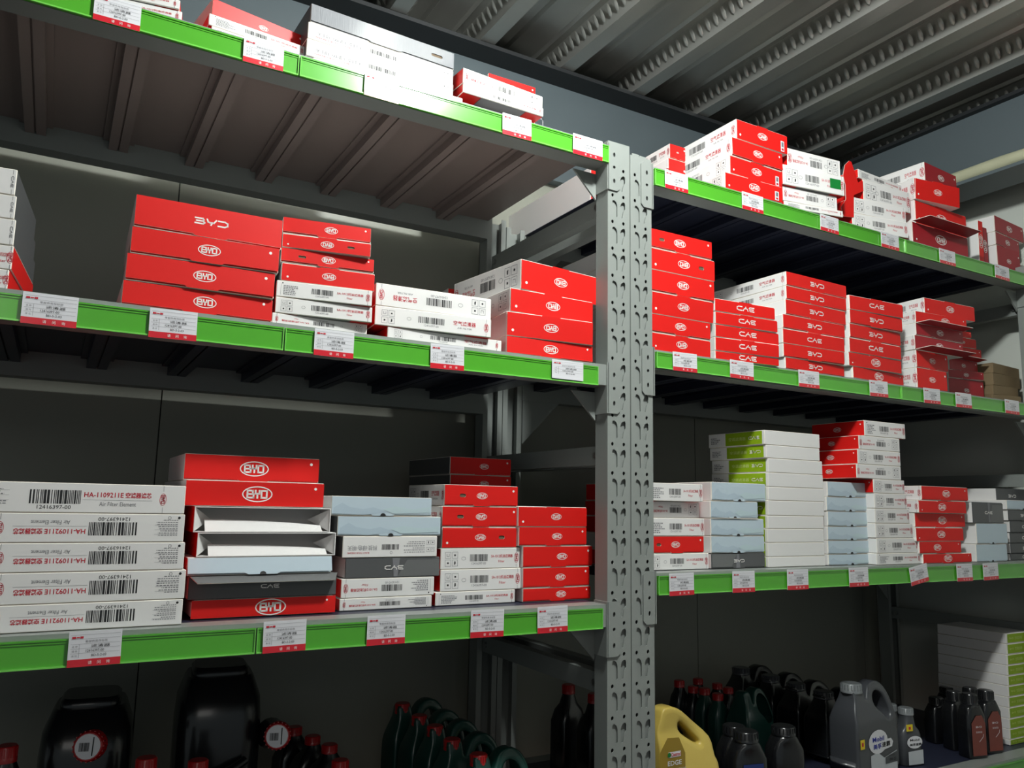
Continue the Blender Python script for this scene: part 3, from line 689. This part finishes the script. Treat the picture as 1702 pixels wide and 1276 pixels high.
stack('fifth stack, top right shelf', h1, .01, Z, [('DR', 1535.8, 268.4, 1588.7, 292.5, O(sp=1, lw=.2, yaw=4)), ('RO', 1519.7, 294.5, 1593, 311.6, O(f=1, sp=1, lw=.19, lean=3)), ('RO', 1520.7, 339.7, 1604, 350.7, O(lw=.2, f=1, yaw=0, dy=.004)), ('DR', 1516, 373, 1607, 389, O(lw=.2, f=1, yaw=0, open=('top', 4, .04, (DRED, WHITE))))], d=.15)
stack('last stack, top right shelf', h1, .03, Z, [('DR', 1652, 357, 1699.6, 379, O(lw=.2)), ('DR', 1654, 384, 1693, 402, O(lw=.2)), ('DR', 1656, 406, 1694, 419, O(lw=.2))], d=.12)
# right bay, middle shelf
Z = shelf(RZ[1])
stack('first stack, middle right shelf', h2, .005, Z, [('RO', 1078, 377.5, 1183, 402, O(s=.17, lc=.46, lw=.19, lean=.2)), ('RO', 1078, 409.5, 1187.6, 433, O(f=1, s=.78, lw=.185, lc=.5)), ('RO', 1078, 444.5, 1187, 469, O(lw=.185, lc=.49)), ('RO', 1078, 478.5, 1185, 504.7, O(f=1, lw=.185, lean=3)), ('RO', 1078, 515.5, 1180.6, 540.7, O(lw=.185, lc=.48)), ('RO', 1078, 548.5, 1180.6, 567.4, O(f=1, lw=.185))], d=.3, yaw=0)
stack('second stack, middle right shelf', h2, .005, Z, [('RN', 1188, 494.4, 1287.6, 510.9, O(f=1, lw=.28)), ('RN', 1189, 516.4, 1292, 532.4, O(f=1, lw=.26)), ('RN', 1189, 537.6, 1294, 553.6, O(f=1, lw=.26)), ('RN', 1189, 558.8, 1294.5, 572.5, O(f=1, lw=.26)), ('RN', 1189, 581.8, 1294.5, 595, O(f=1, lw=.26))], d=.2)
stack('third stack, middle right shelf', h2, .005, Z, [('RN', 1306.5, 450, 1406, 474.9, O(sp=1, lw=.22)), ('RN', 1306.5, 473.8, 1406, 496.5, O(sp=1, lw=.22)), ('RN', 1305.5, 496.5, 1405, 518, O(lw=.22)), ('RN', 1301, 521, 1403.5, 540.7, O(lw=.22)), ('RN', 1301, 544.8, 1403, 562, O(f=1, lw=.22)), ('RN', 1302, 569.5, 1403, 585, O(lw=.22)), ('RN', 1305.5, 593, 1402.7, 608.5, O(lw=.22))], d=.21)
stack('fourth stack, middle right shelf', h2, .005, Z, [('RN', 1411.4, 489, 1500, 506, O(f=1, lw=.26)), ('RN', 1412, 513, 1499, 529.7, O(lw=.25)), ('RN', 1412, 536.8, 1496, 554, O(lw=.25)), ('RN', 1411.4, 560, 1497, 575.5, O(f=1, lw=.26)), ('RO', 1410.4, 583.7, 1497.6, 599, O(f=1, lw=.18)), ('RO', 1417.5, 608, 1501, 623.4, O(lw=.18, bev=.003))], d=.2)
stack('fifth stack, middle right shelf', h2, .01, Z, [('RO', 1535.7, 493.4, 1619, 510, O(f=1, lw=.16, sp=1)), ('RO', 1521.4, 516, 1606, 530.7, O(lw=.16, sp=1, lc=.57)), ('DR', 1522, 536, 1600, 551, O(open=('top', 4, .03, (DRED, DRED)), note='gaping')), ('DR', 1520, 556, 1600, 571, O(open=('bot', 6, .035, (DRED, WHITE)), sp=1)), ('RO', 1522.5, 580.6, 1574.4, 590.8, O(lw=.2, sp=1)), ('RO', 1523.5, 610, 1573, 618, O(lw=.22, sp=1))], d=.12)
stack('sixth stack, middle right shelf', h2, .080, Z, [('RO', 1578, 546, 1614, 552), ('RO', 1578, 557, 1622, 564, O(f=1)), ('RO', 1578, 573, 1630.5, 581.6), ('DR', 1577, 593, 1624, 602, O(open=('top', 3, .03, (DRED, DRED)))), ('DR', 1576, 613, 1634.5, 619), ('DR', 1576, 627, 1634, 634)], d=.2)
stack('last stack, middle right shelf', h2, .055, Z, [('KB', 1650, 602, 1693.6, 613), ('KB', 1650, 619, 1694.7, 628), ('KB', 1650, 639, 1692, 645), ('KB', 1649, 655, 1697, 659)], d=.2)
# right bay, lower shelf
Z = shelf(RZ[2])
stack('first stack, lower right shelf', h3, .040, Z, [('WP', 1079, 800.6, 1168, 805.4, O(alt=1)), ('WP', 1076, 833, 1162.3, 833.4, O(f=1, dy=.02)), ('WP', 1079, 860, 1170.8, 861.3, O(alt=1)), ('RO', 1079, 890.5, 1169.6, 890.5, O(s=.17, lc=.47, lw=.16)), ('WP', 1076, 919.6, 1178, 919)], d=.2, yaw=0)
stack('second stack, lower right shelf', h3, .036, Z, [('BL', 1182.5, 800.6, 1272, 803.7, O(d=.2)), ('BL', 1181, 833, 1259, 833, O(open=('bot', 0, .001, (BLUE, BLUE)))), ('BL', 1181.5, 861, 1269, 862.5), ('BL', 1182, 890.5, 1270, 890.5), ('DG', 1183, 919, 1271, 919, O(s=.2, lw=.19))], d=.17, yaw=0)
stack('third stack, lower right shelf', h3, .035, Z, [('WH', 1270.5, 714.8, 1362, 721, O(f=1)), ('WH', 1273, 738.6, 1362, 745), ('WH', 1276.6, 761, 1366.5, 766.5), ('WH', 1276.6, 784.8, 1367.7, 789, O(f=1)), ('WH', 1276.6, 809, 1369.4, 811.5), ('WH', 1276, 831.4, 1369.6, 833.4), ('WH', 1276, 856.5, 1369, 857.7), ('WH', 1275.4, 878.3, 1369, 879), ('WH', 1276, 901, 1370, 901.5), ('WH', 1276.6, 924, 1372, 924.5)], d=.16, yaw=0)
stack('fourth stack, lower right shelf', h3, .036, Z, [('BL', 1375, 801, 1447.4, 801.7), ('BL', 1373.5, 826, 1449.4, 826.8), ('BL', 1375.5, 850, 1451.8, 850), ('BL', 1375.5, 874.6, 1452, 875), ('BL', 1376, 897.7, 1452, 897.7), ('BL', 1377, 920, 1453.5, 920.8)], d=.2, yaw=0)
stack('fifth stack, lower right shelf', h3, .015, Z, [('WP', 1436, 696.6, 1503.8, 705.8, O(so=1, alt=1)), ('WP', 1426.8, 721.6, 1494.8, 730, O(so=1, f=1)), ('WP', 1425, 745.4, 1496, 752, O(so=1)), ('WP', 1423, 770, 1497, 775.5, O(so=1, f=1)), ('WP', 1451, 795, 1502.8, 798.8, O(so=1)), ('WP', 1453, 819, 1506.5, 821, O(sm=WHITE)), ('WP', 1454, 845, 1511, 845.5, O(sm=WHITE)), ('WP', 1455, 869.5, 1516.7, 869.7, O(sm=WHITE)), ('WP', 1457, 894, 1526.4, 894, O(sm=WHITE)), ('WP', 1457, 918.8, 1530, 918.8, O(alt=1, sm=WHITE))], d=.14, yaw=0)
stack('sixth stack, lower right shelf', h3, .01, Z, [('RO', 1531, 807, 1607.8, 810, O(lc=.52, lw=.17, sp=1)), ('RO', 1526.4, 830.9, 1605, 833, O(f=1, lw=.17, lc=.52, sp=1)), ('RO', 1520, 852.7, 1603, 853, O(lw=.17, lc=.53, dy=.012)), ('RO', 1522, 876.5, 1600.5, 876.5, O(f=1, lw=.17, lc=.48)), ('RO', 1527.6, 899.4, 1596.8, 899, O(lw=.18, lc=.42)), ('RO', 1534, 919.5, 1614.6, 919.5, O(lw=.17))], d=.13, yaw=0)
stack('seventh stack, lower right shelf', h3, .012, Z, [('DG', 1656, 811.5, 1706, 812.5, O(lw=.24, dy=.05, band=0, d=.2)), ('DG', 1616, 834, 1666, 835, O(f=1, lw=.24)), ('BL', 1622, 869, 1672.9, 869.7, O(plain=1)), ('BL', 1622, 904, 1673, 903.7, O(plain=1))], d=.12, yaw=0)
stack('last stack, lower right shelf', h3, .03, Z, [('BL', 1673, 831, 1725, 832, O(plain=1)), ('DG', 1676, 847, 1727, 848, O(band=0, lw=.24)), ('DG', 1679, 865.4, 1729, 866, O(band=0, f=1, lw=.24)), ('DG', 1679, 884.8, 1729, 885, O(band=0, f=1, lw=.24)), ('DG', 1680, 902, 1730, 902, O(band=0, lw=.24)), ('DG', 1680, 919.5, 1730, 919.5, O(band=0, f=1, lw=.24))], d=.12, yaw=0)
# lowest right shelf: tall white and lime stack
Z = shelf(RZ[3])
stack('white lime stack, lowest right shelf', 'white and lime cartons on the lowest right shelf', .06, Z,
      [('WH', 1672+k*.6, y, 1711+k*.5, y-5+k*.3, O(fl=1)) for k, y in enumerate((1053, 1070, 1087.6, 1105, 1122, 1138.7, 1156.8, 1174, 1192, 1209, 1226))], d=.18, yaw=0)
# ------------------------------------------------------------------ loose, open and standing cartons
def free_box(name, w, d, h, loc, rot, mf, ms_, mt, label, cat='box', group=None, art=None, bev=.001):
    r = empty(name, loc); r.rotation_euler = Euler(rot, 'XYZ')
    b = MB(); b.rbox(-w/2, w/2, -d/2, d/2, 0, h, bev, mf, ms_, mt, EDGE)
    if art: art(b)
    b.build('carton_body', r); tag(r, label, cat, group); return r
def oval_art(w, d, h, m=WINK, k=.5, vertical=False):
    def f(b):
        p = Pen(b, Matrix(((1, 0, 0, -w/2), (0, 0, -1, -d/2), (0, 1, 0, 0), (0, 0, 0, 1)))); p.oval(w/2, h*.55, (h*.3 if vertical else w*k), m, rot=vertical)
    return f
Z1 = RZ[0]+.0028
A = at(1631, 420, .03); free_box('filter_carton', .022, .16, .125, (A.x, .03+.08, Z1+.0008), (0, R_(2), 0), RED, WHITE, RED, 'thin red carton standing upright beside the bagged filter', group='upright cartons on the top right shelf', art=oval_art(.022, .16, .125, vertical=True))
A = at(1641, 424, .03); free_box('filter_carton', .024, .15, .118, (A.x+.010, .035+.08, Z1), (0, R_(1), 0), DRED, DRED, DRED, 'thin dark red carton standing upright, right of the other upright one', group='upright cartons on the top right shelf', art=oval_art(.024, .15, .118, vertical=True))
# bagged filter between the upright carton and the fifth stack
A = at(1603, 405, .05); r = empty('bagged_filter', (A.x, .095, Z1)); tag(r, 'crumpled clear bag holding a pale filter by the upright red carton', 'filter')
b = MB(); rd = random.Random(5)
secs = [(z, rd.uniform(-.003, .003), rd.uniform(-.004, .004), 0.019-.08*abs(z-.05)+rd.uniform(-.002, .002), .045+rd.uniform(-.005, .005), 3) for z in [.012*i for i in range(10)]]
b.loft(secs, BAG, 14, smooth=False); b.build('clear_bag', r)
b = MB(); b.box(-.011, .011, -.03, .04, .008, .118, EDGE)
for k in range(7): b.box(-.011+.0032*k, -.0098+.0032*k, -.034, -.03, .01, .116, WHITE)
b.build('pleated_filter', r)
# red turned up flap and red ends left of the fourth stack
A = at(1410, 372, .03); 
def wedge(name, pts, t, m, me, loc, rz, label, cat, group=None):
    b = MB(); b.plate([pts], t, m, me); o = b.build(name); o.location = loc; o.rotation_euler = (0, 0, rz); tag(o, label, cat, group); return o
P0 = at(1412, 366, .022)
b = MB()
def P2(px, py, Y=.022): q = at(px, py, Y); return (q.x-P0.x, q.z-P0.z)
b.plate([[P2(1402, 275), P2(1409, 268), P2(1413, 270), P2(1424, 304), P2(1432, 302), P2(1433, 318), P2(1417, 325), P2(1417, 362), P2(1400, 360), P2(1396, 345), P2(1404, 332), P2(1403, 308), P2(1399, 292)]], .0012, RED, EDGE)
o = b.build('loose_red_flap'); o.location = (P0.x, .0185, P0.z); tag(o, 'creased red carton flap poking up left of the crooked white stack', 'flap')
# white carton lying behind, seen through the gap between the bays
free_box('filter_carton', .20, .36, .085, (.165, .40, RZ[0]+.0028), (0, 0, 0), RED, WHITE, WHITE, 'white carton lying deep on the top right shelf, seen through the post gap', group=None)
# leaning white card near the right bay's upper left corner, seen past the post
A = at(985, 440, .33)
o = free_box('filter_carton', .085, .12, .06, (A.x+.012, .40, RZ[1]+.24), (0, 0, 0), WHITE, WHITE, WHITE, 'x') if 0 else None
# ------------------------------------------------------------------ containers
def plast(name, rgb, rough=.3, coat=.3): return mat(name, rgb, rough, spec=.5, coat=coat, vary=.05, scale=6)
PB = plast('black_plastic', (24, 25, 27), .25); PG = plast('graphite_plastic', (66, 68, 72), .32); PGC = plast('grey_cap_plastic', (120, 124, 126), .3)
PT = plast('teal_plastic', (24, 66, 58), .3); PGO = plast('gold_plastic', (196, 172, 84), .33); PR = plast('red_cap_plastic', (176, 20, 24), .35)
PRL = mat('bronze_red_label', (118, 46, 34), .3, coat=.5, vary=.3, scale=30); SILV = mat('silver_label', (190, 194, 198), .3, coat=.4, vary=.1, scale=20)
GOLDL = mat('dark_gold_label', (150, 124, 40), .35, coat=.3); BLUEI = mat('blue_ink', (40, 52, 150), .5); YEL = mat('yellow_sticker', (226, 200, 40), .4); BSIGN = mat('blue_label', (34, 52, 110), .35)
def smooth_loop(pts, n=4):
    out = []; N = len(pts)
    for i in range(N):
        p0, p1, p2, p3 = [Vector(pts[(i+k-1) % N]) for k in range(4)]
        for j in range(n):
            t = j/n; out.append(tuple(.5*((2*p1)+(-p0+p2)*t+(2*p0-5*p1+4*p2-p3)*t*t+(-p0+3*p1-3*p2+p3)*t**3)))
    return out
def inset(l, d):
    N = len(l); A = sum(l[i][0]*l[(i+1) % N][1]-l[(i+1) % N][0]*l[i][1] for i in range(N)); sg = 1 if A > 0 else -1; o = []
    for i in range(N):
        t = (Vector(l[(i+1) % N])-Vector(l[i-1])).normalized(); o.append((l[i][0]-t.y*d*sg, l[i][1]+t.x*d*sg))
    return o
def blow(name, loops, th, bev, m, parent, taper=None):
    """blow-moulded body: outline with handle hole in XZ, rounded, thickness th"""
    c = bpy.data.curves.new('c', 'CURVE'); c.dimensions = '2D'; c.fill_mode = 'BOTH'; c.extrude = th/2-bev; c.bevel_depth = bev; c.bevel_resolution = 3
    for k_, l in enumerate(loops):
        l = inset(l, bev*.95 if k_ == 0 else -bev*.95)
        s = c.splines.new('POLY'); s.points.add(len(l)-1); s.use_cyclic_u = True
        for i, p in enumerate(l): s.points[i].co = (p[0], p[1], 0, 1)
    o = bpy.data.objects.new('c', c); COL.objects.link(o); dg = bpy.context.evaluated_depsgraph_get()
    me = bpy.data.meshes.new_from_object(o.evaluated_get(dg)); bpy.data.objects.remove(o); bpy.data.curves.remove(c)
    for v in me.vertices:
        x, y, z = v.co; k = taper(y) if taper else 1.0; v.co = (x, -z*k, y+.0015)
    mz = min(v.co.z for v in me.vertices)
    for v in me.vertices: v.co.z -= mz-.0008
    me.materials.clear(); me.materials.append(m); me.polygons.foreach_set('use_smooth', [True]*len(me.polygons)); me.update(); me.name = name
    q = bpy.data.objects.new(name, me); COL.objects.link(q); q.parent = parent; return q
def cap(parent, x, y, z, r, h, m, tilt=None):
    b = MB(); b.loft([(0, 0, 0, r, r, 2), (h*.25, 0, 0, r, r, 2), (h*.3, 0, 0, r*.96, r*.96, 2), (h*.93, 0, 0, r*.93, r*.93, 2), (h, 0, 0, r*.85, r*.85, 2)], m, 20)
    for k in range(20):
        a = 2*math.pi*k/20; b.M = Matrix.Rotation(a, 4, 'Z'); b.box(r*.93, r*.985, -r*.05, r*.05, h*.32, h*.9, m)
    o = b.build('cap', parent); o.location = (x, y, z)
    if tilt: o.rotation_euler = tilt
    return o
def jug(loc, rz, w, h, th, m, mc, label, group, art=None, capr=.15, kind='oil_jug'):
    r = empty(kind, loc, rz); tag(r, label, 'oil jug', group)
    out = [(0.05, 0), (.25, 0), (.5, 0), (.75, 0), (.95, 0), (1, .05), (1, .25), (.99, .45), (.97, .62), (.93, .79), (.82, .90), (.66, .935), (.52, .90), (.44, .82), (.37, .76), (.33, .90), (.15, .90), (.12, .78), (.02, .6), (0, .4), (0, .2), (0, .05)]
    hole = [(.55, .79), (.66, .84), (.80, .78), (.87, .60), (.78, .54), (.66, .62), (.54, .70)]
    S_ = lambda l: [((u-.5)*w, v*h) for u, v in l]
    body = blow('body', [smooth_loop(S_(out)), smooth_loop(S_(hole))], th, .0065, m, r, lambda z: 1.0 if z < .55*h else max(.42, 1-(z-.55*h)/(.35*h)*.58))
    cap(r, (.24-.5)*w, 0, .88*h, w*capr, h*.10, mc)
    if art: art(r, w, h, th)
    return r
def flat_label(name, parent, w, y, loops_m, draw=None):
    b = MB()
    for loop, m, lift in loops_m:
        b.add([(p[0], y-lift, p[1]) for p in loop], tessellate_polygon([[Vector((p[0], p[1], 0)) for p in loop]]), m)
    if draw: draw(Pen(b, Matrix(((1, 0, 0, 0), (0, 0, -1, y), (0, 1, 0, 0), (0, 0, 0, 1)))))
    return b.build(name, parent)
def circ(cx, cy, rx, ry, n=20): return [(cx+rx*math.cos(2*math.pi*i/n), cy+ry*math.sin(2*math.pi*i/n)) for i in range(n)]
def art_grey(r, w, h, th):
    y = -th/2-.0006
    def dr(p):
        p.e = .0012; p.text('Mobil', -.03*w, .40*h, .05*h, BLUEI, width=.28*w, bold=.02); p.text('美孚', -.06*w, .325*h, .055*h, BLUEI, width=.2*w, bold=.02); p.text('速霸', .15*w, .33*h, .055*h, INK, width=.2*w, bold=.02)
        p.text('全合成机油', .27*w, .20*h, .022*h, INK); p.text('0W-20', .3*w, .155*h, .032*h, INK, bold=.01)
        p.rect(-.46*w, .33*h, -.36*w, .43*h, YEL); p.e = .0016; p.rect(-.43*w, .36*h, -.39*w, .40*h, RINK)
    flat_label('front_label', r, w, y, [(circ(-.03*w, .37*h, .23*w, .125*h), CARD, .0006), ([(.05*w, .27*h), (.3*w, .29*h), (.33*w, .34*h), (.28*w, .38*h), (.05*w, .38*h)], CARD, .0008),
        ([(-.22*w, .02*h), (.42*w, .02*h), (.42*w, .24*h), (.1*w, .19*h), (-.05*w, .26*h), (-.22*w, .24*h)], SILV, .0004), ([(.12*w, .12*h), (.42*w, .12*h), (.42*w, .23*h), (.12*w, .19*h)], PG, .0009)], dr)
def art_teal(r, w, h, th):
    flat_label('front_label', r, w, -th/2-.0006, [([(-.35*w, .1*h), (.35*w, .1*h), (.35*w, .45*h), (-.35*w, .45*h)], PB, .0004)])
Zl = LZ[3]+.0025; Zr = RZ[3]+.0025
gj = 'oil jugs on the lowest shelf'
# grey jug in front, dark row behind it
A = at(1438, 1270, .09)
jug((A.x, .09, Zr), R_(4), .150, .192, .07, PG, PGC, 'graphite oil jug with round white label, frontmost of the grey jugs', gj, art_grey)
for k, (px, py, Y, n) in enumerate(((1367, 1147, .19, 'dark jug just behind left of the labelled graphite jug'), (1321, 1134, .28, 'dark jug, second in the row receding behind the graphite jug'), (1279, 1121, .36, 'dark jug, third in the row receding behind the graphite jug'), (1230, 1108, .43, 'dark jug at the far end of the row receding behind the graphite jug'))):
    T = at(px, py, Y); h = (T.z-Zr)/.98
    jug((T.x+.26*.15, Y, Zr), R_(4), .15, h, .065, PB, PG, n, gj)
# gold jug beside the post
A = at(1118, 1178, .06); r = empty('oil_jug', (A.x, .06, Zr), R_(0)); tag(r, 'gold oil jug with big angular handle beside the perforated post', 'oil jug', gj)
L = lambda pts: [(at(x, y, .06).x-A.x, at(x, y, .06).z-Zr) for x, y in pts]
hb = 0.0
out = L([(1084, 1215), (1088, 1200), (1095, 1180), (1116, 1178), (1140, 1197), (1165, 1222), (1168, 1250), (1171, 1262), (1172, 1300)])
out += [(out[-1][0]+.002, .05), (out[-1][0]+.002, .02), (out[-1][0]-.006, .001), (.03, .001), (0, .001), (-.03, .001), (-.050, .004), (-.052, .03), (-.052, .08), (-.05, out[0][1]-.02)]
hole = L([(1117, 1203), (1122, 1199), (1146, 1224), (1148, 1232), (1143, 1234), (1120, 1218)])
blow('body', [smooth_loop(out, 3), smooth_loop(hole, 3)], .085, .009, PGO, r, lambda z: 1.0 if z < .09 else max(.4, 1-(z-.09)*9))
LF = lambda q: (at(q[0], q[1], .0165).x-A.x, at(q[0], q[1], .0165).z-Zr)
cx, cz = LF((1119, 1290)); y = -.0432
def dr(p):
    p.e = .0009; c1 = LF((1121, 1253)); p.rect(c1[0]-.014, c1[1]-.0045, c1[0]+.014, c1[1]+.0045, CARD); p.disc(c1[0]-.012, c1[1], .004, STICK, 12, .0012); p.e = .0013; p.text('Castrol', c1[0]+.002, c1[1], .006, RINK, width=.021, bold=.02)
    c2 = LF((1121, 1267)); p.text('EDGE', c2[0], c2[1], .008, CARD, width=.031, bold=.02); p.text('PROFESSIONAL', c2[0]+.002, c2[1]-.012, .0055, CARD, width=.05, bold=.01)
flat_label('front_label', r, .1, y, [([(cx-.03, .02), (cx+.028, .02), (cx+.028, cz+.035), (cx+.014, cz+.062), (cx-.012, cz+.064), (cx-.03, cz+.04)], GOLDL, .0003)], dr)
def bottle(loc, rz, w, d, h, m, mc, label, group, capr=.3, pw=5, art=None, neck=.18, caph=.13, sh=.78):
    r = empty('oil_bottle', loc, rz); tag(r, label, 'oil bottle', group)
    b = MB(); a, c = w/2, d/2; cr = w*capr
    b.loft([(0, 0, 0, a*.9, c*.9, pw), (.02*h, 0, 0, a, c, pw), (sh*h*.6, 0, 0, a, c, pw), (sh*h*.85, 0, 0, a*.98, c*.98, pw), (sh*h, 0, 0, a*.8, c*.86, 3.5), ((sh+.06)*h, 0, 0, max(a*.55, cr), max(c*.62, cr), 2.6), ((1-caph)*h, 0, 0, cr*.9, cr*.9, 2)], m, 28)
    b.build('body', r); cap(r, 0, 0, (1-caph)*h, cr, caph*h, mc)
    if art: art(r, w, d, h)
    return r
def art_bronze(r, w, d, h):
    y = -d/2-.0006
    def dr(p):
        p.e = .0009; p.word(0, .5*h, .3*w, CARD); p.text('DiLink', 0, .42*h, .02*h, CARD, width=.3*w) if 0 else p.text('发动机油', 0, .42*h, .03*h, CARD)
        p.stroke([(.0, .27*h), (.2*w, .34*h), (.22*w, .38*h)], .004*h*2, CARD)
    flat_label('front_label', r, w, y, [([(-.36*w, .05*h), (.36*w, .05*h), (.36*w, .55*h), (.2*w, .68*h), (-.1*w, .68*h), (-.36*w, .56*h)], PRL, .0003)], dr)
def art_small(r, w, d, h):
    def dr(p):
        p.e = .0009; p.text('Mobil', .02*w, .46*h, .04*h, INK, width=.45*w, bold=.02); p.text('美孚速霸', .05*w, .38*h, .045*h, INK, width=.55*w, bold=.02); p.rect(-.35*w, .62*h, -.05*w, .74*h, YEL)
        p.e = .0013; p.rect(-.25*w, .65*h, -.15*w, .70*h, RINK)
    flat_label('front_label', r, w, -d/2-.0006, [(circ(.02*w, .42*h, .36*w, .11*h), CARD, .0005), ([(-.3*w, .03*h), (.4*w, .03*h), (.4*w, .28*h), (-.3*w, .26*h)], SILV, .0003)], dr)
def art_blue(r, w, d, h):
    def dr(p): p.e = .0009; p.ring(0, .5*h, .18*w, .07*h, .02*w, CARD); p.stroke([(-.06*w, .47*h), (-.02*w, .53*h)], .02*w, CARD); p.stroke([(.02*w, .47*h), (.06*w, .53*h)], .02*w, CARD)
    flat_label('front_label', r, w, -d/2-.0006, [([(-.3*w, .2*h), (.3*w, .2*h), (.3*w, .62*h), (-.3*w, .62*h)], BSIGN, .0003)], dr)
gb = 'oil bottles on the lowest right shelf'
for px, py, Y, rz, w, d, m, mc, art, label, kw in (
    (1611, 1152, .05, -12, .056, .038, PB, PB, art_bronze, 'black bottle with bronze label, in front, cap lowest', dict(capr=.31, caph=.2)),
    (1638, 1146, .055, -12, .056, .038, PB, PB, art_bronze, 'black bottle with bronze label, against the white lime stack', dict(capr=.31, caph=.2)),
    (1585, 1148, .105, -12, .056, .038, PB, PB, None, 'glossy black bottle left of the front bronze-labelled bottle', dict(capr=.31, caph=.2)),
    (1556, 1158, .16, -12, .056, .038, PB, PB, None, 'glossy black bottle leftmost of the bronze-labelled group', dict(capr=.31, caph=.2)),
    (1573, 1141, .215, -12, .056, .038, PB, PB, None, 'black bottle in second row, left, its cap just showing', dict(capr=.31, caph=.2)),
    (1612, 1142, .11, -12, .056, .038, PB, PB, None, 'black bottle in second row, right, its cap just showing', dict(capr=.31, caph=.2)),
    (1505, 1175, .085, -10, .060, .038, PG, PGC, art_small, 'small graphite bottle with white round label beside the graphite jug', dict(sh=.62, capr=.27, caph=.12, pw=3)),
    (1479, 1169, .125, -10, .056, .036, PG, PGC, None, 'small graphite bottle half hidden behind the graphite jug handle', dict(sh=.62, capr=.27, caph=.12, pw=3)),
    (1239, 1213, .045, -12, .072, .046, PB, PB, art_blue, 'shiny black bottle with blue label right of the gold jug', dict(capr=.33)),
    (1220, 1204, .105, -12, .068, .046, PB, PB, None, 'shiny black bottle behind the blue-labelled one', dict(capr=.33)),
    (1302, 1205, .075, -12, .072, .046, PB, PB, None, 'shiny black bottle midway between blue label and graphite jug', dict(capr=.33))):
    T = at(px, py, Y); bottle((T.x, Y, Zr), R_(rz), w, d, T.z-Zr, m, mc, label, gb, art=art, **{**dict(capr=.27), **kw})
rc = 'red-capped bottles at the back of the lowest right shelf'
for k, (px, py, Y) in enumerate(((1129, 1130, .36), (1160, 1127, .42), (1152, 1140, .34), (1171, 1143, .31), (1192, 1135, .38), (1193, 1152, .26), (1210, 1142, .33))):
    T = at(px, py, Y)
    bottle((T.x, Y, Zr), R_(10), .048, .034, T.z-Zr, PT if k in (3, 5) else PB, PR, 'dim red-capped bottle at the back, %s from left behind the gold jug' % OR[k], rc, capr=.25, pw=4, sh=.8, caph=.09)
T = at(1231, 1149, .22); jug((T.x+.26*.1, .22, Zr), R_(10), .10, (T.z-Zr)/.98, .06, PT, PR, 'teal jug with red cap behind the shiny black bottles', gj, capr=.1)
# left bay, lowest shelf: dark jugs and canisters
for k, (px, py, Y) in enumerate(((668, 1167, .42), (696, 1187, .35), (722, 1204, .28), (750, 1226, .20), (794, 1251, .11))):
    T = at(px, py, Y); jug((T.x+.26*.125, Y, Zl), R_(6), .125, (T.z-Zl)/.98, .056, PT, PR, 'teal jug with red cap, %s in the receding row, counted from the back' % OR[k], gj, capr=.12)
for k, (px, py, Y) in enumerate(((945, 1137, .36), (988, 1152, .27))):
    T = at(px, py, Y); bottle((T.x, Y, Zl), R_(10), .07, .05, T.z-Zl, PB, PR, 'dark bottle with red cap %s the post, lowest left shelf' % ('further from', 'against')[k], rc, capr=.2, sh=.75, caph=.09)
for k, (px, py, Y) in enumerate(((12, 1238, .22), (490, 1207, .44), (520, 1222, .38), (548, 1236, .32), (566, 1262, .20), (330, 1262, .16), (244, 1258, .15))):
    T = at(px, py, Y); bottle((T.x, Y, Zl), R_(10), .07, .05, T.z-Zl, PB, PR, 'dark bottle with dim red cap, %s from left by the black canister' % ('leftmost', 'fourth', 'fifth', 'sixth', 'last', 'third', 'second')[k], rc, capr=.2, sh=.78, caph=.09)
def canister(px0, px1, py, Y, label, capx, capy, lid=True):
    A, B = at(px0, 1230, Y), at(px1, 1230, Y); T = at((px0+px1)/2, py, Y); w = B.x-A.x; h = T.z-Zl; d = .16
    r = empty('oil_canister', ((A.x+B.x)/2, Y+d/2, Zl), R_(-6)); tag(r, label, 'oil canister', 'black canisters on the lowest left shelf')
    b = MB(); b.loft([(0, 0, 0, w*.46, d*.46, 4), (.02, 0, 0, w*.5, d*.5, 4), (h*.72, 0, 0, w*.5, d*.5, 4), (h*.84, 0, 0, w*.48, d*.47, 4), (h*.94, 0, .01, w*.40, d*.38, 4), (h*.955, 0, .01, w*.38, d*.36, 4)], PB, 32); b.build('body', r)
    b = MB(); b.loft([(h*.955, 0, .01, w*.33, d*.30, 5), (h*.985, 0, .01, w*.33, d*.30, 5), (h, 0, .01, w*.30, d*.27, 5)], PB, 28); b.build('top_panel', r)
    b = MB(); b.tube([(-w*.28, -d*.5-.004, h*.45), (-w*.1, -d*.5-.016, h*.48), (w*.15, -d*.5-.016, h*.52), (w*.3, -d*.5-.004, h*.55)], .007, PB, 10); b.build('handle', r)
    C = at(capx, capy, Y-.03); loc = r.location; rm = Matrix.Rotation(R_(6), 4, 'Z') @ (C-loc)
    b = MB(); b.tube([(rm.x, rm.y, rm.z), (rm.x-.004, rm.y+.06, rm.z-.01)], [.014, .024], PB, 16); b.build('spout', r)
    c = cap(r, rm.x, rm.y+.006, rm.z, .021, .02, PR, (R_(80), 0, R_(-12)))
    p = MB(); pen = Pen(p, Matrix(((1, 0, 0, 0), (0, 1, 0, 0), (0, 0, 1, .0203), (0, 0, 0, 1)))); pen.disc(0, 0, .0165, CARD, 20); pen.e = .0006; pen.barcode(-.011, -.006, .013, .011); pen.rect(.006, -.012, .0075, .012, INK)
    p.build('round_sticker', c)
canister(300, 445, 1118, .26, 'large black canister with sticker on its red cap', 463, 1223)
canister(70, 230, 1172, .24, 'lower dark canister at far left with stickered red cap', 152, 1240)
